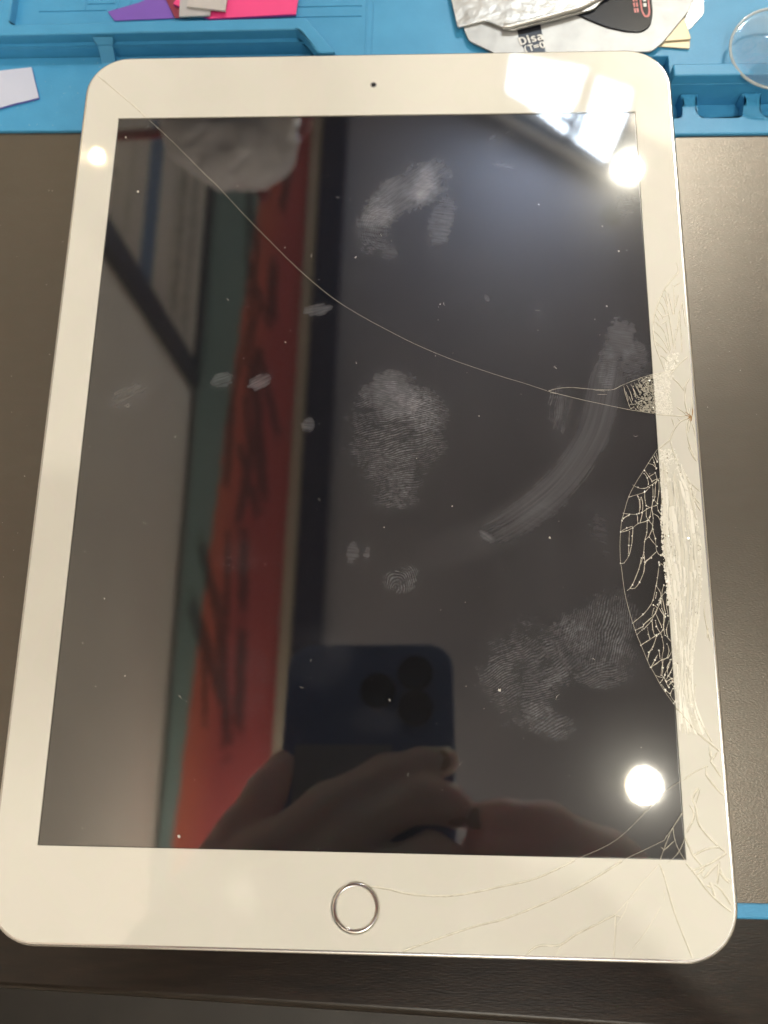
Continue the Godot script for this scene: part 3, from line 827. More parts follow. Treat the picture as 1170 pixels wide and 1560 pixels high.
func make_wall_things() -> void:
	# framed certificate on the left wall
	var t := thing("picture_frame", Vector3(-0.60, 1.46, -1.28), "dark framed certificate on the left wall, mirrored at the screen's upper left", "picture frame")
	var z0 := -0.50
	var z1 := 0.47
	var y0 := -0.44
	var y1 := 0.42
	for b in [[z0, y0, z1, y0 + 0.05], [z0, y1 - 0.016, z1, y1], [z0, y0 + 0.05, z0 + 0.05, y1 - 0.016], [z1 - 0.055, y0 + 0.05, z1, y1 - 0.016]]:
		var st := mb()
		box(st, Vector3(0.001, b[1], b[0]), Vector3(0.022, b[3], b[2]))
		build("frame_bar", st, M.dark, t)
	var pm := mat(Color.WHITE, 0.7)
	pm.albedo_texture = certificate_texture()
	textured("certificate", Vector3(0.008, y1, z0), Vector3(0.008, y1, z1), Vector3(0.008, y0, z1), Vector3(0.008, y0, z0), pm, t, Vector3.RIGHT)
	# painted banner and the two battens beside it under the ceiling
	var bt := thing("ceiling_banner", Vector3(-0.45, 1.90, -0.60), "teal and red painted banner with black strokes under the ceiling, mirrored left of the middle", "banner")
	var bm := mat(Color.WHITE, 0.6)
	bm.albedo_texture = banner_texture()
	textured("painted_cloth", Vector3(-0.118, -0.016, -1.25), Vector3(0.152, -0.016, -1.25), Vector3(0.108, -0.016, 1.2), Vector3(-0.142, -0.016, 1.2), bm, bt, Vector3.DOWN)
	var st := mb()
	plate(st, PackedVector2Array([Vector2(-0.118, -1.25), Vector2(0.152, -1.25), Vector2(0.108, 1.2), Vector2(-0.142, 1.2)]), -0.012, 0.0)
	build("backing_board", st, M.cream, bt)
	var ct := thing("cream_batten", Vector3(-0.31, 1.90, -0.60), "pale cream batten between the red banner and the navy beam under the ceiling", "batten")
	st = mb()
	plate(st, PackedVector2Array([Vector2(0.014, -1.25), Vector2(0.042, -1.25), Vector2(-0.002, 1.2), Vector2(-0.030, 1.2)]), -0.022, 0.0)
	build("plank", st, M.cream, ct)
	var nt := thing("navy_beam", Vector3(-0.24, 1.90, -0.60), "navy blue beam along the ceiling, mirrored left of the screen's middle", "beam")
	st = mb()
	plate(st, PackedVector2Array([Vector2(-0.027, -1.25), Vector2(0.046, -1.25), Vector2(0.003, 1.2), Vector2(-0.071, 1.2)]), -0.026, 0.0)
	build("plank", st, M.navy, nt)
	# a crumpled bag on a stand behind the tablet
	var d := thing("bag_stand", Vector3(-0.30, -0.013, -0.56), "grey bent metal stand on the desk behind the blue mat, holding the plastic bag", "stand")
	st = mb()
	tube(st, [Vector3(0, 0.02, -0.02), Vector3(-0.02, 0.25, -0.06), Vector3(0.0, 0.46, -0.06), Vector3(0.06, 0.52, -0.01), Vector3(0.13, 0.52, 0.07), Vector3(0.155, 0.515, 0.11)], 0.008)
	build("arm", st, M.lamp_body, d)
	st = mb()
	lathe(st, pts([0, 22, 60, 20, 78, 12, 80, 0, 0, 0]))
	build("foot", st, M.lamp_body, d)
	var g := thing("plastic_bag", Vector3(-0.148, 0.345, -0.432), "pale crumpled plastic bag with red drawstring mirrored at the screen's top left", "plastic bag")
	st = mb()
	var grid: Array = []
	for a in 25:
		var row: Array = []
		for c in 40:
			var th := PI * a / 24.0
			var ph := TAU * c / 40.0
			var dir := Vector3(sin(th) * cos(ph), -cos(th), sin(th) * sin(ph))
			var r := 1.0 + 0.16 * na.get_noise_3d(dir.x * 14.0, dir.y * 9.0, dir.z * 14.0) + 0.10 * absf(na.get_noise_3d(dir.x * 34.0 + 9.0, dir.y * 20.0, dir.z * 34.0))
			row.append(dir * Vector3(0.058, 0.058, 0.056) * r + Vector3(0, 0.058, 0))
		grid.append(row)
	for a in 24:
		for c in 40:
			var k := (c + 1) % 40
			flat4(st, grid[a][c], grid[a][k], grid[a + 1][k], grid[a + 1][c], grid[a][c] + grid[a + 1][k] - Vector3(0, 0.116, 0))
	build("sack", st, M.white_plastic, g)
	st = mb()
	tube(st, [Vector3(-0.11, 0.085, -0.005), Vector3(-0.075, 0.072, 0.004), Vector3(-0.045, 0.075, 0.0), Vector3(0.0, 0.13, 0.0), Vector3(0.006, 0.172, 0.0), Vector3(0.03, 0.12, 0.0), Vector3(0.062, 0.07, 0.0), Vector3(0.066, 0.05, -0.01)], 0.0045)
	build("drawstring", st, M.red, g)

# ---------------------------------------------------------------- desk, sheet and repair mat
func make_desk() -> void:
	var t := thing("desk", Vector3(0, -0.763, 0), "dark brown wooden desk whose front edge crosses the bottom of the photo", "desk")
	var st := mb()
	var poly := rounded(PackedVector2Array([Vector2(-0.585, -0.68), Vector2(0.95, -0.68), Vector2(0.95, 0.1655), Vector2(-0.585, 0.1165)]), 0.004)
	plate(st, poly, 0.722, 0.750, 0.0022, 4, 0.003)
	build("desk_top", st, M.desk, t)
	for c in [[-0.53, -0.62], [0.89, -0.62], [0.89, 0.08], [-0.53, 0.05]]:
		st = mb()
		box(st, Vector3(c[0] - 0.025, 0.0, c[1] - 0.025), Vector3(c[0] + 0.025, 0.722, c[1] + 0.025))
		build("leg", st, M.desk, t)

func make_mat() -> void:
	var t := thing("repair_mat", Vector3(0, -0.013, 0), "bright blue silicone repair mat with moulded trays under the tablet", "mat")
	var add := func(called: String, a: PackedVector2Array, y0: float, y1: float, bev := 0.0004) -> void:
		var st := mb()
		plate(st, a, (y0 + 13.0) * 0.001, (y1 + 13.0) * 0.001, bev, 2)
		build(called, st, M.silicone, t)
	add.call("work_area", rounded(pts([-190, -96.5, 190, -96.5, 190, 112.2, -190, 112.2]), 0.004), -13.0, -9.1, 0.0007)
	add.call("tray_floor", pts([-190, -127.2, -15.0, -127.2, -15.0, -96.6, -86.0, -100.6, -190, -101.6]), -13.0, -7.6)
	add.call("tray_floor", pts([-14.9, -120.5, 85.6, -120.5, 85.6, -96.6, -14.9, -96.6]), -13.0, -7.7)
	# the strip on the right with its pockets open to the wall behind
	var comb := pts([85.7, -96.9, 85.7, -102.7, 87.2, -102.7, 88.8, -102.7, 89.9, -104.0, 89.9, -108.8, 89.3, -110.8, 94.9, -110.8, 94.1, -108.8, 93.9, -104.4, 95.4, -102.6, 105.8, -102.6, 107.6, -104.2, 107.9, -108.8, 106.9, -110.8, 113.3, -110.8, 112.6, -108.6, 112.2, -104.2, 113.8, -102.5, 125, -102.5, 126, -103.6, 126, -110.8, 130, -110.8, 190, -110.8, 190, -96.9])
	add.call("pocket_strip", rounded(comb, 0.0009, 3), -13.0, -7.6, 0.0005)
	add.call("pocket_floor", pts([85.7, -110.8, 126, -110.8, 126, -103, 85.7, -103]), -13.0, -12.5, 0.0)
	# the higher back of the mat
	add.call("back_deck", pts([-190, -127.3, -190, -260, 190, -260, 190, -110.9, 85.6, -110.9, 85.6, -120.7, -14.9, -120.7, -14.9, -127.3]), -13.0, -4.0, 0.0003)
	add.call("tray_rim", rounded(pts([-190, -128.9, -114.5, -128.9, -22.8, -129.2, -16.9, -120.75, -11.4, -120.75, -21.0, -133.5, -73, -133.0, -109.5, -132.9, -110.9, -134.2, -110.9, -165, -114.2, -165, -114.2, -134.0, -116, -132.8, -190, -132.8]), 0.0012, 3), -4.0, -0.6, 0.0005)
	add.call("tray_wall", pts([-190, -127.3, -190, -128.95, -22.75, -129.25, -16.85, -120.75, -15.3, -120.75, -15.3, -124.0, -22.0, -127.3]), -4.0, -3.3, 0.0)
	add.call("tray_rim", rounded(pts([85.7, -110.95, 190, -110.95, 190, -114.7, 85.7, -115.0]), 0.0006), -4.0, -0.6, 0.0005)
	# sloping rib in the left tray
	var st := mb()
	var R := [Vector3(-85.2, 11.4, -128.6), Vector3(-79.0, 11.4, -128.6), Vector3(-84.2, 9.6, -127.4), Vector3(-79.6, 9.6, -127.4), Vector3(-83.9, 5.8, -124.4), Vector3(-79.7, 5.8, -124.4), Vector3(-83.7, 5.4, -118), Vector3(-79.7, 5.4, -118)]
	for i in R.size():
		R[i] *= 0.001
	for i in [0, 2, 4]:
		flat4(st, R[i], R[i + 1], R[i + 3], R[i + 2], Vector3.UP)
		for s in 2:
			var a: Vector3 = R[i + s]
			var b: Vector3 = R[i + 2 + s]
			flat4(st, a, b, Vector3(b.x, 0.0052, b.z), Vector3(a.x, 0.0052, a.z), Vector3(-1 if s == 0 else 1, 0, 0))
	build("rib", st, M.silicone, t)
	# low moulded lines on the deck
	for q in [[-3.3, -250, -2.9, -121], [-1.4, -250, -1.0, -121], [-30, -141.2, -4.6, -140.6], [-30, -137.4, -4.6, -136.8], [-104, -141.0, -83, -140.6], [-90, -150, -89.6, -141.1], [-79.9, -150, -79.5, -141.2], [-89, -143.4, -80.5, -143.1], [-76, -150, -75.6, -142.4]]:
		add.call("moulded_line", pts([q[0], q[1], q[2], q[1], q[2], q[3], q[0], q[3]]), -4.0, -3.75, 0.0001)
	st = mb()
	plate(st, rounded(pts([-180, -101.4, -87, -101.3, 0, -96.9, 87.6, -96.75, 114, -98.3, 180, -100.6, 180, 108.2, 95, 108.6, 40, 108.9, -180, 109.2]), 0.0008, 2), -0.0090, -0.0086, 0.0001, 2)
	tag(build("work_sheet", st, M.work), "dark brown-grey satin work sheet lying on the blue mat under the tablet", "work sheet")

# ---------------------------------------------------------------- scraps on the mat
func scrap(called: String, a: Array, y: float, thick: float, c: Color, edge: Color, label: String, tilt := 0.0) -> void:
	var st := mb()
	var poly := pts(a)
	var mid := Vector2.ZERO
	for p in poly:
		mid += p / poly.size()
	for i in poly.size():
		poly[i] -= mid
	plate(st, poly, 0.0, thick * 0.6, 0.0)
	var o := thing(called, Vector3(mid.x, y * 0.001, mid.y), label, "plastic scrap", "cut scraps of film in the blue tray")
	build("film_layer", st, mat(edge, 0.35), o)
	st = mb()
	plate(st, poly, thick * 0.62, thick, 0.0)
	build("paper_layer", st, mat(c, 0.4), o)
	o.rotation = Vector3(tilt * 0.4, 0.0, tilt)

func make_scraps() -> void:
	scrap("film_scrap", [-119, -121.2, -105.5, -122.9, -101.9, -111.9, -107.2, -110.3, -108.0, -110.2, -113.4, -108.4, -119, -106.9], -7.4, 0.0007, lin(0.44, 0.48, 0.62), lin(0.14, 0.07, 0.42), "lilac-white scrap with a purple underside lying in the left tray", -0.012)
	scrap("purple_scrap", [-82.3, -139.9, -79.9, -136.5, -61.6, -137.0, -65.8, -147, -73, -143], -3.9, 0.0003, lin(0.15, 0.07, 0.40), lin(0.12, 0.05, 0.33), "flat purple film scrap left of the pink pieces")
	scrap("maroon_scrap", [-66.2, -147, -61.2, -136.7, -57.8, -136.9, -58.0, -147], -3.5, 0.0003, lin(0.20, 0.02, 0.05), lin(0.2, 0.02, 0.05), "small dark red scrap between the purple film and the pale pieces")
	scrap("pink_scrap", [-61.9, -141.2, -50.2, -135.4, -24.2, -136.3, -23.2, -148, -58.6, -148], -3.1, 0.0008, lin(0.70, 0.05, 0.22), lin(0.30, 0.05, 0.30), "large bright pink sheet scrap under the grey piece", 0.008)
	scrap("white_scrap", [-59.9, -148, -59.4, -135.6, -50.1, -135.8, -49.5, -148], -2.1, 0.0005, lin(0.36, 0.36, 0.39), lin(0.3, 0.38, 0.36), "pale grey-white scrap lying partly over the pink sheet")
	scrap("grey_scrap", [-56.6, -146, -57.1, -138.5, -45.3, -136.6, -44.6, -146], -1.4, 0.0006, lin(0.42, 0.41, 0.42), lin(0.45, 0.44, 0.42), "small light grey card topmost on the pink and white scraps", 0.01)

func pouch(label: String, a: Array, y0: float, y1: float, m: Material, r := 0.0012) -> Node3D:
	var poly := pts(a)
	var mid := Vector2.ZERO
	for p in poly:
		mid += p / poly.size()
	for i in poly.size():
		poly[i] -= mid
	var st := mb()
	plate(st, rounded(poly, r, 3), 0.0, (y1 - y0) * 0.001, 0.00012, 2)
	var o := thing("foil_pouch", Vector3(mid.x, y0 * 0.001, mid.y), label, "pouch", "silver foil pouches stacked on the mat")
	build("foil_sheet", st, m, o)
	return o

func glyphs(text: String, height: float, depth: float) -> TextMesh:
	var f := SystemFont.new()
	f.font_names = PackedStringArray(["Droid Sans"])
	f.font_weight = 700
	var m := TextMesh.new()
	m.text = text
	m.font = f
	m.font_size = 32
	m.pixel_size = height / 32.0
	m.depth = depth
	m.curve_step = 2.0
	return m

func make_pouches() -> void:
	pouch("dull silver pouch edge at the bottom of the stack, far right", [92.3, -129.5, 97.1, -135.5, 97.9, -150, 84, -150, 82, -131], -3.99, -3.7, M.foil)
	pouch("brownish foil corner second from the bottom, nearest the clear suction cup", [76, -124.4, 91.8, -122.6, 92.2, -126.2, 82.6, -131], -3.68, -3.3, M.foil_back, 0.0004)
	pouch("gold-tinted foil pouch corner just under the printed pouch", [74, -124.2, 92.3, -125.4, 90.6, -134.5, 89.5, -148, 74, -148], -3.2, -2.75, M.foil_back, 0.0007)
	var p := pouch("large silver pouch with black print, touching the tablet's top edge", [25.9, -130.3, 27.5, -125.6, 33.9, -121.8, 35.2, -120.75, 80.4, -120.75, 83.9, -124.0, 91.8, -134.5, 97.4, -148, 27.6, -148], -2.6, -2.2, M.foil_flat)
	var o := p.position
	var add := func(called: String, a: PackedVector2Array, y0: float, y1: float, m: Material, bev := 0.0) -> void:
		for i in a.size():
			a[i] -= Vector2(o.x, o.z)
		var st := mb()
		plate(st, a, y0 * 0.001 - o.y, y1 * 0.001 - o.y, bev, 2)
		build(called, st, m, p)
	add.call("black_print", rounded(pts([41.7, -129.4, 42.3, -125.2, 43.6, -122.2, 45.2, -120.8, 49.8, -120.8, 48.4, -132.5, 43.6, -132.5]), 0.0008), -2.2, -2.12, M.print)
	add.call("black_window", rounded(pts([54.0, -137.6, 59.2, -134.0, 63.3, -131.5, 68.0, -129.1, 73.6, -127.5, 78.0, -127.3, 80.6, -129.4, 81.6, -134.2, 81.3, -146, 55, -146]), 0.0016), -2.2, -1.75, M.print, 0.0003)
	for k in 4:
		add.call("red_print", pts([75.6 + 0.12 * k, -141.6 + 2.0 * k, 77.0 + 0.1 * k, -141.7 + 2.0 * k, 77.1 + 0.1 * k, -140.2 + 2.0 * k, 75.8 + 0.12 * k, -140.1 + 2.0 * k]), -1.75, -1.68, M.red_print)
		add.call("red_print", pts([76.15 + 0.12 * k, -142.0 + 2.0 * k, 76.5 + 0.1 * k, -142.0 + 2.0 * k, 76.6 + 0.1 * k, -140.0 + 2.0 * k, 76.25 + 0.12 * k, -140.0 + 2.0 * k]), -1.68, -1.66, M.print)
	add.call("red_label", rounded(pts([77.6, -144, 78.1, -134.6, 78.9, -132.4, 80.3, -132.5, 80.7, -134, 80.6, -144]), 0.0008), -1.75, -1.68, M.red_print)
	add.call("label_inset", rounded(pts([78.1, -144, 78.5, -134.8, 79.2, -133.0, 79.9, -133.1, 80.2, -134.4, 80.1, -144]), 0.0006), -1.68, -1.65, M.print)
	for k in 4:
		add.call("white_print", pts([78.8, -143.0 + 1.9 * k, 79.7, -143.1 + 1.9 * k, 79.75, -141.9 + 1.9 * k, 78.9, -141.8 + 1.9 * k]), -1.65, -1.63, M.white_print)
	var turn := Basis(Vector3.UP, 0.27) * Basis(Vector3.RIGHT, -PI / 2.0)
	share("lettering", glyphs("Disa", 0.0037, 0.0001), M.white_print, p, Transform3D(turn, Vector3(0.0456, -0.00206, -0.1257) - o))
	share("lettering", glyphs("(T=0", 0.0027, 0.0001), M.white_print, p, Transform3D(turn, Vector3(0.0467, -0.00206, -0.1229) - o))
	# the topmost pouch with its rolled lower edge
	var q := pouch("topmost silver pouch with a notched lower edge and a rolled fold", [20.3, -152, 24.1, -130.3, 24.6, -129.8, 32.8, -132.1, 37.9, -128.8, 40.1, -128.0, 64.2, -134.8, 78, -152], -1.9, -1.3, M.foil)
	var o2 := q.position
	var st := mb()
	tube(st, [Vector3(0.0376, -0.0011, -0.1291) - o2, Vector3(0.0402, -0.0008, -0.1290) - o2, Vector3(0.0500, -0.0006, -0.1316) - o2, Vector3(0.0600, -0.0007, -0.1346) - o2, Vector3(0.0690, -0.0010, -0.1400) - o2], 0.0009, 0.0005, 8)
	build("rolled_fold", st, M.foil, q)
	q.rotation = Vector3(-0.03, 0, 0.02)

func make_cup() -> void:
	var t := thing("suction_cup", Vector3(0.1148, -0.0040, -0.1190), "clear plastic suction cup at the right edge of the blue mat", "suction cup")
	var tr := Transform3D(Basis(Vector3(1, 0, 0.4).normalized(), 0.10), Vector3(0, 0.0042, 0))
	var st := mb()
	lathe(st, pts([0, 4.2, 3.6, 4.2, 4.6, 3.4, 7.5, 2.2, 11.0, 0.9, 12.6, 0.4, 13.0, 0.0, 12.7, -0.5, 11.0, -0.2, 7.5, 1.0, 4.0, 2.0, 0, 2.3]), tr, 64)
	build("cup_disc", st, M.pvc, t)
	st = mb()
	lathe(st, pts([12.5, -0.45, 13.05, -0.35, 13.15, 0.05, 12.9, 0.4, 12.45, 0.35, 12.3, 0.0, 12.5, -0.45]), tr, 64)
	build("cup_rim", st, M.pvc_edge, t)
	st = mb()
	lathe(st, pts([0, 4.3, 3.3, 4.3, 3.1, 5.2, 2.9, 6.4, 3.6, 7.4, 4.6, 8.0, 4.9, 9.0, 4.2, 9.9, 2.4, 10.2, 0, 10.2]), tr, 40)
	build("cup_knob", st, M.pvc_edge, t)

# ---------------------------------------------------------------- the tablet
func make_tablet() -> void:
	var t := thing("tablet", Vector3(0, -0.0075, 0), "white tablet with a cracked glass front lying face up, screen off", "tablet")
	var up := 0.0075
	var st := mb()
	plate(st, rrect(-0.08475, -0.1200, 0.08475, 0.1200, 0.0124, 14), 0.0, up - 0.0005, 0.0007, 3, 0.0028)
	build("back_shell", st, M.alu, t)
	st = mb()
	plate(st, rrect(-0.0840, -0.1193, 0.0840, 0.1193, 0.0117, 14), up - 0.0014, up - 0.0006, 0.0003, 3)
	build("edge_gasket", st, M.lip, t)
	# white bezel round the screen, in pieces that meet edge to edge
	var out := rrect(-0.0836, -0.1189, 0.0836, 0.1189, 0.0113, 14)
	var sx := 0.0739
	var sz := 0.09855
	var hole := Vector2(0.0, 0.1101)
	var hr := 0.00555
	var top := PackedVector2Array([Vector2(-0.0836, -sz)])
	for p in out:
		if p.y < -0.10:
			top.append(p)
	top.append(Vector2(0.0836, -sz))
	var low: Array = [PackedVector2Array(), PackedVector2Array()]
	for s in 2:
		var g := -1.0 if s == 0 else 1.0
		var a := PackedVector2Array([Vector2(0.0836 * g, sz), Vector2(0, sz)])
		for k in 19:
			var an := -PI / 2.0 + g * PI * k / 18.0
			a.append(hole + Vector2(cos(an) * hr, sin(an) * hr))
		a.append(Vector2(0, 0.1189))
		var c: Array[Vector2] = []
		for p in out:
			if p.y > 0.10 and p.x * g > 0.0:
				c.append(p)
		c.sort_custom(func(m: Vector2, n: Vector2) -> bool: return m.y - absf(m.x) > n.y - absf(n.x))
		for p in c:
			a.append(p)
		low[s] = a
	for a in [top, low[0], low[1], PackedVector2Array([Vector2(-0.0836, -sz), Vector2(-sx, -sz), Vector2(-sx, sz), Vector2(-0.0836, sz)]), PackedVector2Array([Vector2(0.0836, -sz), Vector2(sx, -sz), Vector2(sx, sz), Vector2(0.0836, sz)])]:
		st = mb()
		plate(st, a, up - 0.0007, up, 0.0, 2, 0.0, false)
		build("bezel", st, M.bezel, t)
	# thin dark line round the display, then the display itself
	st = mb()
	plate(st, rrect(-sx, -sz, sx, sz, 0.0004, 4), up - 0.0007, up - 0.00045, 0.0)
	build("screen_border", st, M.black, t)
	var e := 0.00022
	var y := up - 0.0004
	textured("screen", Vector3(-sx + e, y, -sz + e), Vector3(sx - e, y, -sz + e), Vector3(sx - e, y, sz - e), Vector3(-sx + e, y, sz - e), M.screen, t, Vector3.UP)
	y = up - 0.00001
	textured("cover_glass", Vector3(-sx, y, -sz), Vector3(sx, y, -sz), Vector3(sx, y, sz), Vector3(-sx, y, sz), M.glass, t, Vector3.UP)
	# home button in its well
	var hb := Transform3D(Basis(), Vector3(0, up, 0.1101))
	st = mb()
	lathe(st, pts([4.38, -0.25, 4.42, -0.06, 4.56, 0.02, 4.88, 0.045, 5.14, 0.0, 5.28, -0.12, 5.28, -0.5]), hb, 64)
	var ring := build("button_ring", st, M.steel, t)
	st = mb()
	lathe(st, pts([5.28, -0.42, 5.56, -0.42]), hb, 48)
	build("button_well", st, M.lip, t)
	st = mb()
	lathe(st, pts([0, -0.25, 2.0, -0.23, 3.4, -0.18, 4.2, -0.12, 4.4, -0.12, 4.4, -0.5]), hb, 48)
	build("home_button", st, M.bezel, t)
	# front camera
	var fc := Transform3D(Basis(), Vector3(-0.0002, up, -0.1087))
	st = mb()
	lathe(st, pts([0.62, 0.01, 0.72, 0.035, 0.95, 0.03, 1.02, 0.0]), fc, 28)
	var cam := build("front_camera", st, M.lamp_body, t)
	st = mb()
	lathe(st, pts([0, 0.012, 0.4, 0.02, 0.66, 0.012, 0.66, 0.0]), fc, 24)
	build("camera_lens", st, M.black, cam)
	var loose := mb()
	# every crack is a raised lip of its own
	for c in CRACKS_HAIRLINE + CRACKS_FAN + CRACKS_UPPER_BAY + CRACKS_LOWER_BAY + CRACKS_BAY_FOOT + CRACKS_IMPACT + CRACKS_CORNER + CRACKS_LOWER_BEZEL + CRACKS_WING:
		var line := pts(c[1], 0.00001)
		var mid := Vector2.ZERO
		for p in line:
			mid += p / line.size()
		var on_screen := absf(mid.x) < sx and absf(mid.y) < sz
		st = mb()
		var w: float = c[0] * 0.00001
		ridge(st, line, w * (0.62 if on_screen else 1.5), w * (0.22 if on_screen else 0.95), up + 0.000004, 0.12 if w < 0.00015 else 0.5 if on_screen else 0.18)
		if on_screen and c[0] > 18:
			for q in line:
				crumb(loose, q + Vector2(rng.randf_range(-1, 1), rng.randf_range(-1, 1)) * 0.00008, rng.randf_range(0.00008, 0.00026), 0.00008, up, rng.randf_range(0.6, 1.6))
		var cm := build("crack", st, M.crack if on_screen else M.crack_bezel, t)
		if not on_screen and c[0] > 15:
			# shadow edge beside the lifted lip, painted as a darker strip
			var lip_shade := PackedVector2Array()
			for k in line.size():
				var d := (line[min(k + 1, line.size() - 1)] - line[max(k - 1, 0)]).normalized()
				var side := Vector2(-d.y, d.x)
				lip_shade.append(line[k] + side * (1.0 if side.y > 0.0 else -1.0) * w * 0.78)
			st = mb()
			ridge(st, lip_shade, w * 0.66, 0.00001, up + 0.000008, 0.25)
			build("crack_shade", st, M.lip_shade, cm)
	shatter(t, up, loose)

func at_z(p: PackedVector2Array, z: float) -> float:
	for i in p.size() - 1:
		if z <= p[i + 1].y:
			return lerpf(p[i].x, p[i + 1].x, clampf((z - p[i].y) / (p[i + 1].y - p[i].y), 0.0, 1.0))
	return p[p.size() - 1].x

func crumb(st: SurfaceTool, c: Vector2, r: float, h: float, y: float, squash := 1.0) -> void:
	var n := rng.randi_range(3, 5)
	var a0 := rng.randf() * TAU
	var base: Array[Vector3] = []
	for k in n:
		var a := a0 + TAU * k / n
		var q := Vector2(cos(a), sin(a) * squash) * r * rng.randf_range(0.6, 1.2)
		base.append(v3(c + q, y + rng.randf_range(0.0, 0.25) * h))
	var apex := v3(c + Vector2(rng.randf_range(-0.5, 0.5), rng.randf_range(-0.5, 0.5)) * r, y + h * rng.randf_range(0.5, 1.2))
	for k in n:
		flat3(st, base[k], base[(k + 1) % n], apex, Vector3.UP)

func shatter(t: Node3D, up: float, st: SurfaceTool) -> void:
	var f1 := pts([6603, -1558, 7362, -1852, 7768, -1940, 7909, -1814, 7783, -1569, 7813, -763, 7393, -773, 6766, -895], 0.00001)
	var L := pts([7412, 182, 7427, 764, 7417, 1475, 7354, 2280, 7375, 3122, 7404, 4202, 7434, 4856, 7440, 5842, 7428, 6518], 0.00001)
	var R := pts([7760, 69, 7866, 431, 8021, 817, 8174, 1199, 8209, 1901, 8266, 2696, 8218, 3529, 8083, 4447, 7921, 5098, 7797, 5983, 7895, 6750, 8178, 7312], 0.00001)
	var f3 := pts([7820, -2463, 8107, -2462, 8043, -2125, 7906, -1925, 7678, -1858, 7668, -2014], 0.00001)
	# crumbled glass: a fan at the impact and a band down the right edge
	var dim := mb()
	var done := 0
	while done < 1500:
		var p := Vector2(rng.randf_range(0.066, 0.0792), rng.randf_range(-0.0195, -0.0076))
		if not Geometry2D.is_point_in_polygon(p, f1):
			continue
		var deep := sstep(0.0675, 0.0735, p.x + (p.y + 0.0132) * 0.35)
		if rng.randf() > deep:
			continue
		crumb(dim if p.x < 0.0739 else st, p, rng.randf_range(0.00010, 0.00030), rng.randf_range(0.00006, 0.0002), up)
		done += 1
	done = 0
	while done < 110:
		var p := Vector2(rng.randf_range(0.0765, 0.0812), rng.randf_range(-0.0247, -0.0185))
		if Geometry2D.is_point_in_polygon(p, f3):
			crumb(st, p, rng.randf_range(0.00014, 0.0004), rng.randf_range(0.00006, 0.0002), up)
			done += 1
	var tan_bits := mb()
	for k in 3400:
		var z := rng.randf_range(0.0018, 0.071)
		var left := at_z(L, z)
		var right := at_z(R, z)
		var f := rng.randf()
		var dense := 1.0 if z < 0.008 else 0.0
		if z < 0.042 and z > 0.006:
			f = absf(rng.randfn(0.0, 0.22)) - 0.05
			if rng.randf() < 0.42:
				f = 1.0 - absf(rng.randfn(0.0, 0.16))
		elif dense < 0.5:
			f = 1.0 - absf(rng.randfn(0.0, 0.13)) if rng.randf() < 0.6 else rng.randf()
			if rng.randf() < 0.45:
				continue
		crumb(tan_bits if rng.randf() < 0.04 else st, Vector2(lerpf(left, right, f), z), rng.randf_range(0.00010, 0.00030), rng.randf_range(0.00005, 0.00018), up, rng.randf_range(1.0, 1.8))
	var cr := build("crumbled_glass", st, M.crumb, t)
	cr.set_meta("kind", "stuff")
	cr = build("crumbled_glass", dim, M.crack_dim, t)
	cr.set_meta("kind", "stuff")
	cr = build("crumbled_glass", tan_bits, M.tan_bits, t)
	cr.set_meta("kind", "stuff")
	# long splinters between them, each a tilted sliver of its own
	var cols := 11
	for c in cols:
		var z := 0.0015 + rng.randf() * 0.009
		while z < 0.070:
			var z2: float = min(z + rng.randf_range(0.0025, 0.0095), 0.0712)
			var f := (c + 0.5 + rng.randf_range(-0.25, 0.25)) / cols
			var lean := rng.randf_range(-0.35, 0.35) / cols
			var wa := rng.randf_range(0.05, 0.55) / cols
			var wb := rng.randf_range(0.05, 0.55) / cols
			st = mb()
			var P: Array[Vector2] = []
			for e in [[z, f - lean - wa, -1.0], [z, f - lean + wa, 1.0], [(z + z2) * 0.5, f + max(wa, wb) * 1.1, 0.0], [z2, f + lean + wb, 1.0], [z2, f + lean - wb, -1.0], [(z + z2) * 0.5, f - max(wa, wb) * 1.1, 0.0]]:
				P.append(Vector2(lerpf(at_z(L, e[0]), at_z(R, e[0]), clampf(e[1], 0.0, 1.0)), e[0] + rng.randf_range(-0.0005, 0.0005)))
			var mid := (P[0] + P[1] + P[3] + P[4]) * 0.25
			var T: Array[Vector3] = []
			var slope := Vector2(rng.randf_range(-0.22, 0.22), rng.randf_range(-0.03, 0.03))
			for p in P:
				T.append(v3(p, up + clampf(0.00008 + (p - mid).dot(slope), 0.00002, 0.0003)))
			for k in range(1, 5):
				flat3(st, T[0], T[k], T[k + 1], Vector3.UP)
			for k in 6:
				var n := (k + 1) % 6
				flat4(st, T[k], T[n], v3(P[n], up), v3(P[k], up), Vector3(0, 0.2, 0) + v3((P[k] + P[n]) / 2.0 - mid, 0.0))
			build("glass_shard", st, M.shards[rng.randi_range(0, 3)], t)
			z = z2 - rng.randf_range(-0.0002, 0.0012)
	# bright hair cracks along the splinters
	for k in 46:
		var z := rng.randf_range(0.004, 0.062)
		var z2: float = min(z + rng.randf_range(0.003, 0.012), 0.0715)
		var f := rng.randf_range(0.05, 0.97)
		var line := PackedVector2Array()
		for e in 4:
			var zz := lerpf(z, z2, e / 3.0)
			line.append(Vector2(lerpf(at_z(L, zz), at_z(R, zz), clampf(f + rng.randf_range(-0.03, 0.03), 0.0, 1.0)), zz))
		st = mb()
		ridge(st, line, rng.randf_range(0.00012, 0.00022), 0.00012, up + 0.0001, 0.4)
		build("crack", st, M.crumb, t)
	# brown stain where the glass was struck
	st = mb()
	var hit := Vector2(0.0829, -0.00700)
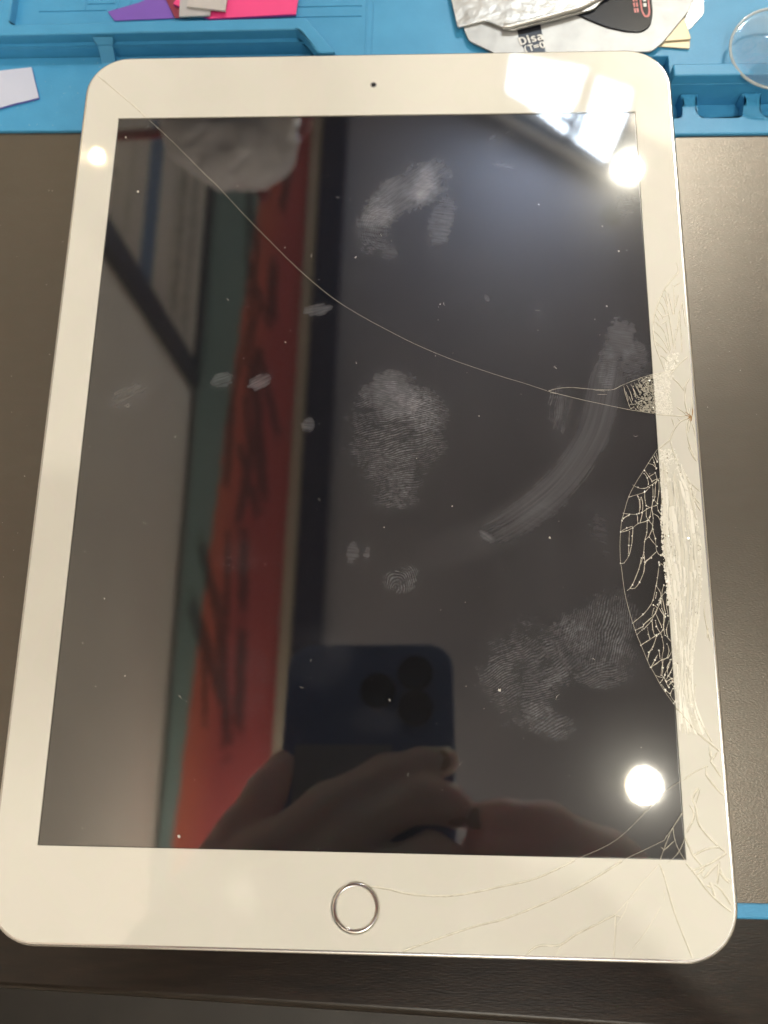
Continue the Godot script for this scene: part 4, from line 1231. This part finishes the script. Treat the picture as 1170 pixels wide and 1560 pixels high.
	for k in 15:
		var a := PI * 0.5 + PI * (k + 0.5) / 15.0 + rng.randf_range(-0.15, 0.15)
		if k > 11:
			a = rng.randf_range(1.3, 1.75) if k % 2 else -rng.randf_range(1.3, 1.75)
		var d := Vector2(cos(a), sin(a)) * rng.randf_range(0.0008, 0.0024)
		ridge(st, PackedVector2Array([hit, hit + d * 0.5, hit + d]), rng.randf_range(0.0001, 0.0002), 0.00005, up + 0.00001, 0.4)
	build("impact_stain", st, M.stain, t)

func make_dust() -> void:
	var st := mb()
	var spots := [-66, -74, 60, 22, 17, 45, 46, 25, 60, 33, 62, 75, -41, 96, 75, -3, -22, 28, 19, -39, 34, -22, -28, 30, 29, -7, 28, 63, -38, 34, 67, -54.5, 50, 63, -62, 28, -64, 41, 28, -57, 60, 24, 7, 64.5, 36, 5, 22.6, 26, 46, -69, 26, -23.5, -56, 26, -4, -53, 36, 49, -20.5, 30, -71, -92, 45, -62, -95, 26]
	for i in range(0, spots.size(), 3):
		for k in 2:
			crumb(st, Vector2(spots[i] + rng.randf_range(-0.15, 0.15), spots[i + 1] + rng.randf_range(-0.2, 0.2)) * 0.001, spots[i + 2] * 0.0000052, 0.00012, 0.000004)
	for k in 150:
		crumb(st, Vector2(rng.randf_range(-0.082, 0.082), rng.randf_range(-0.118, 0.118)), rng.randf_range(0.00004, 0.00011), 0.00006, 0.000004)
	for k in 14:
		var p := Vector2(rng.randf_range(-0.05, 0.07), rng.randf_range(-0.09, 0.09))
		var d := Vector2.from_angle(rng.randf() * TAU) * rng.randf_range(0.0004, 0.0009)
		ridge(st, PackedVector2Array([p, p + d, p + d * 1.6 + d.orthogonal() * 0.5]), 0.00006, 0.00003, 0.000006)
	var o := build("dust", st, M.dust)
	o.set_meta("kind", "stuff")
	o.set_meta("label", "pale dust specks and tiny fibres scattered over the tablet's glass")
	o.set_meta("category", "dust")
	st = mb()
	for k in 420:
		var p := Vector2(rng.randf_range(-0.13, 0.13), rng.randf_range(-0.096, 0.107))
		if absf(p.x) < 0.0855:
			continue
		crumb(st, p, rng.randf_range(0.00005, 0.00016), 0.0001, -0.00859)
	for k in 160:
		var p := Vector2(rng.randf_range(-0.125, -0.02), rng.randf_range(-0.1265, -0.1015))
		if p.x < -0.0862 or p.y < -0.1205:
			crumb(st, p, rng.randf_range(0.00005, 0.00014), 0.0001, -0.00759)
	o = build("dust", st, M.dust)
	o.set_meta("kind", "stuff")
	o.set_meta("label", "fine pale dust on the dark work sheet and in the blue tray")
	o.set_meta("category", "dust")

# ---------------------------------------------------------------- the phone and the hands that hold it, seen only in the mirror of the screen
func hand(parent: Node3D, chains: Array, nails: Array) -> void:
	var bones: Array = []
	for ch in chains:
		for i in ch.size() - 1:
			var a: Array = ch[i]
			var b: Array = ch[i + 1]
			bones.append([Vector3(a[0], a[1], -a[2]) * 0.001, Vector3(b[0], b[1], -b[2]) * 0.001, a[3] * 0.001, b[3] * 0.001])
	var st := mb()
	nets(st, bones, 0.0030, 0.005)
	build("hand", st, M.skin, parent)
	for n in nails:
		st = mb()
		lathe(st, pts([0, 0.9, 2.4, 0.7, 4.0, 0.2, 4.6, -0.5]), Transform3D(Basis(Vector3.RIGHT, -PI / 2.0) * Basis(Vector3.FORWARD, 0.0), Vector3(n[0], n[1], -n[2]) * 0.001), 16)
		build("fingernail", st, M.nail, parent)

func make_phone_and_hands(basis: Basis) -> void:
	var p := Node3D.new()
	p.name = "phone"
	p.transform = Transform3D(basis, CAM_AT)
	add_child(p, true)
	tag(p, "dark navy phone with two large lenses held above the tablet, seen mirrored in the screen", "phone")
	# x to the right, y up along the phone, z away from the tablet
	var body := rrect(-0.0645, -0.0440, 0.0175, 0.1250, 0.0125, 8)   # turned below so that its long side runs down
	var flip := Transform3D(Basis(Vector3.RIGHT, PI / 2.0), Vector3(0, 0, 0.0020))
	var st := mb()
	plate(st, body, -0.0095, 0.0, 0.0016, 3, 0.0016)
	share("case", st.commit(), M.phone, p, Transform3D(Basis(Vector3(1, 0, 0), Vector3(0, 0, -1), Vector3(0, -1, 0)), Vector3(0, 0, 0.0020)))
	for l in [[-1.0, 27.6], [-1.0, 10.5], [-19.0, 19.0]]:
		st = mb()
		lathe(st, pts([0, -0.9, 5.6, -0.9, 6.0, 0, 8.2, 0, 8.4, 1.2, 8.4, 2.4]), Transform3D(Basis(Vector3.RIGHT, PI / 2.0) * Basis(Vector3.RIGHT, PI), Vector3(l[0] * 0.001, l[1] * 0.001, 0.0)), 32)
		build("lens_ring", st, M.black, p)
	st = mb()
	box(st, Vector3(-0.058, -0.042, 0.0012), Vector3(-0.012, -0.006, 0.0019))
	build("case_card", st, mat(lin(0.30, 0.30, 0.34), 0.4), p)
	var h := Node3D.new()
	h.name = "person"
	h.transform = Transform3D(basis, CAM_AT)
	add_child(h, true)
	tag(h, "person in dark sleeves whose hands hold the phone, mirrored along the screen's bottom", "person")
	hand(h, [
		[[-70, -58, 5, 11.5], [-40, -36, 8, 10], [-14, -21.5, 6, 8.8], [2, -17.0, 4.5, 7.6], [13, -14.5, 3.5, 6.6]],
		[[-64, -74, 5, 11.5], [-28, -46, 9, 10], [1, -32, 10, 9.2], [13, -34, 9, 8.2], [20, -38, 7, 7.2]],
		[[-60, -88, 5, 11.5], [-24, -66, 9, 10], [6, -56, 10, 9], [22, -60, 6, 7.4]],
		[[-60, -100, 4, 10.5], [-30, -84, 8, 9], [-2, -76, 9, 8], [12, -78, 6, 6.8]],
		[[-100, -76, -5, 14], [-80, -46, -3, 11], [-70, -28, -4, 9.6], [-63.5, -15, -6, 7.8]],
		[[-70, -58, 5, 13], [-104, -92, 0, 17]], [[-64, -74, 5, 13], [-108, -100, 0, 17]], [[-60, -88, 5, 13], [-110, -108, 0, 17]], [[-60, -100, 4, 12], [-112, -114, 0, 16]],
		[[-108, -104, 0, 22], [-138, -158, -6, 22], [-150, -190, -10, 25]]], [[17, -40, 13.5], [11, -15.5, 9.5]])
	hand(h, [
		[[82, -56, 5, 11], [56, -43, 9, 9.4], [38, -41, 9, 8.4], [27, -40, 6.5, 7]],
		[[88, -70, 5, 11.5], [62, -60, 10, 9.6], [40, -55, 10, 8.8], [25, -54, 6.5, 7.4]],
		[[92, -84, 4, 11], [64, -73, 10, 9.4], [42, -69, 10, 8.4], [28, -69, 6, 7.2]],
		[[96, -96, 3, 10], [70, -88, 8, 8.6], [50, -84, 8, 7.8], [38, -83, 5, 6.6]],
		[[112, -84, -7, 14], [84, -56, -12, 11], [64, -46, -13, 9.6], [50, -40, -13, 8]],
		[[82, -56, 5, 12], [118, -96, 0, 17]], [[88, -70, 5, 13], [122, -104, 0, 17]], [[92, -84, 4, 13], [124, -112, 0, 17]], [[96, -96, 3, 12], [124, -118, 0, 16]],
		[[122, -108, 0, 22], [150, -160, -6, 22], [162, -192, -10, 25]]], [[26, -41, 13.0]])
	for s in [[Vector3(-0.146, -0.180, 0.009), Vector3(-0.30, -0.42, 0.05)], [Vector3(0.158, -0.184, 0.009), Vector3(0.30, -0.42, 0.05)]]:
		st = mb()
		tube(st, [s[0], s[0].lerp(s[1], 0.03), s[0].lerp(s[1], 0.5), s[1]], 0.031, 0.05, 20)
		build("sleeve", st, M.cloth, h)

# ---------------------------------------------------------------- everything
func _ready() -> void:
	rng.seed = 20
	var cam := Camera3D.new()
	cam.name = "camera"
	cam.fov = 62.32
	cam.near = 0.004
	cam.far = 30.0
	var basis := Basis(Vector3(0.99913, -0.03827, -0.01629), Vector3(-0.00619, 0.25029, -0.96815), Vector3(0.04113, 0.96741, 0.24984)).orthonormalized()
	cam.transform = Transform3D(basis, CAM_AT)
	# a phone's lens, focused on the tablet: the things far off in the mirror go soft
	var lens := CameraAttributesPhysical.new()
	lens.frustum_focal_length = 12.0 / tan(deg_to_rad(62.32 / 2.0))
	lens.frustum_focus_distance = 0.212
	lens.frustum_near = 0.004
	lens.frustum_far = 30.0
	lens.exposure_aperture = lens.frustum_focal_length / 2.5
	lens.exposure_multiplier = 1.0
	cam.attributes = lens
	add_child(cam)
	cam.current = true
	var we := WorldEnvironment.new()
	we.name = "environment"
	var e := Environment.new()
	e.background_mode = Environment.BG_COLOR
	e.background_color = Color(0.02, 0.02, 0.02)
	e.tonemap_mode = Environment.TONE_MAPPER_LINEAR
	e.tonemap_exposure = 1.12
	e.sdfgi_enabled = true
	e.ssao_enabled = true
	e.ssil_enabled = true
	we.environment = e
	add_child(we)
	make_materials()
	M.window_glow = glow(Color(0.88, 0.94, 1.0), 23.0)
	M.lamp_glow = glow(Color(1.0, 0.9, 0.72), 40.0)
	M.globe_glow = glow(Color(1.0, 0.93, 0.80), 3.0)
	M.lamp_glow_small = glow(Color(1.0, 0.86, 0.6), 14.0)
	M.crack_bezel = mat(lin(0.80, 0.79, 0.73), 0.06, 0.0, 0.7)
	M.glass = mat(Color(1, 1, 1, 0.0), 0.0, 0.0, 0.7)
	M.glass.transparency = BaseMaterial3D.TRANSPARENCY_ALPHA
	M.tan_bits = mat(lin(0.40, 0.38, 0.31), 0.08, 0.0, 0.8)
	M.shards = [mat(lin(0.76, 0.755, 0.70), 0.03), mat(lin(0.70, 0.695, 0.64), 0.03), mat(lin(0.82, 0.815, 0.77), 0.03), mat(lin(0.66, 0.65, 0.59), 0.03)]
	M.lip_shade = mat(lin(0.30, 0.275, 0.205), 0.3)  # dark tone painted as shade along the bezel cracks
	M.shard = mat(lin(0.65, 0.645, 0.59), 0.03)
	M.screen = mat(Color.WHITE, 0.03, 0.0, 0.7071)
	M.screen.clearcoat_enabled = true
	M.screen.clearcoat = 0.13
	M.screen.clearcoat_roughness = 0.17
	M.screen.albedo_texture = screen_texture()
	make_lamps()
	make_window()
	make_room()
	make_wall_things()
	make_desk()
	make_mat()
	make_tablet()
	make_scraps()
	make_pouches()
	make_cup()
	make_dust()
	make_phone_and_hands(basis)
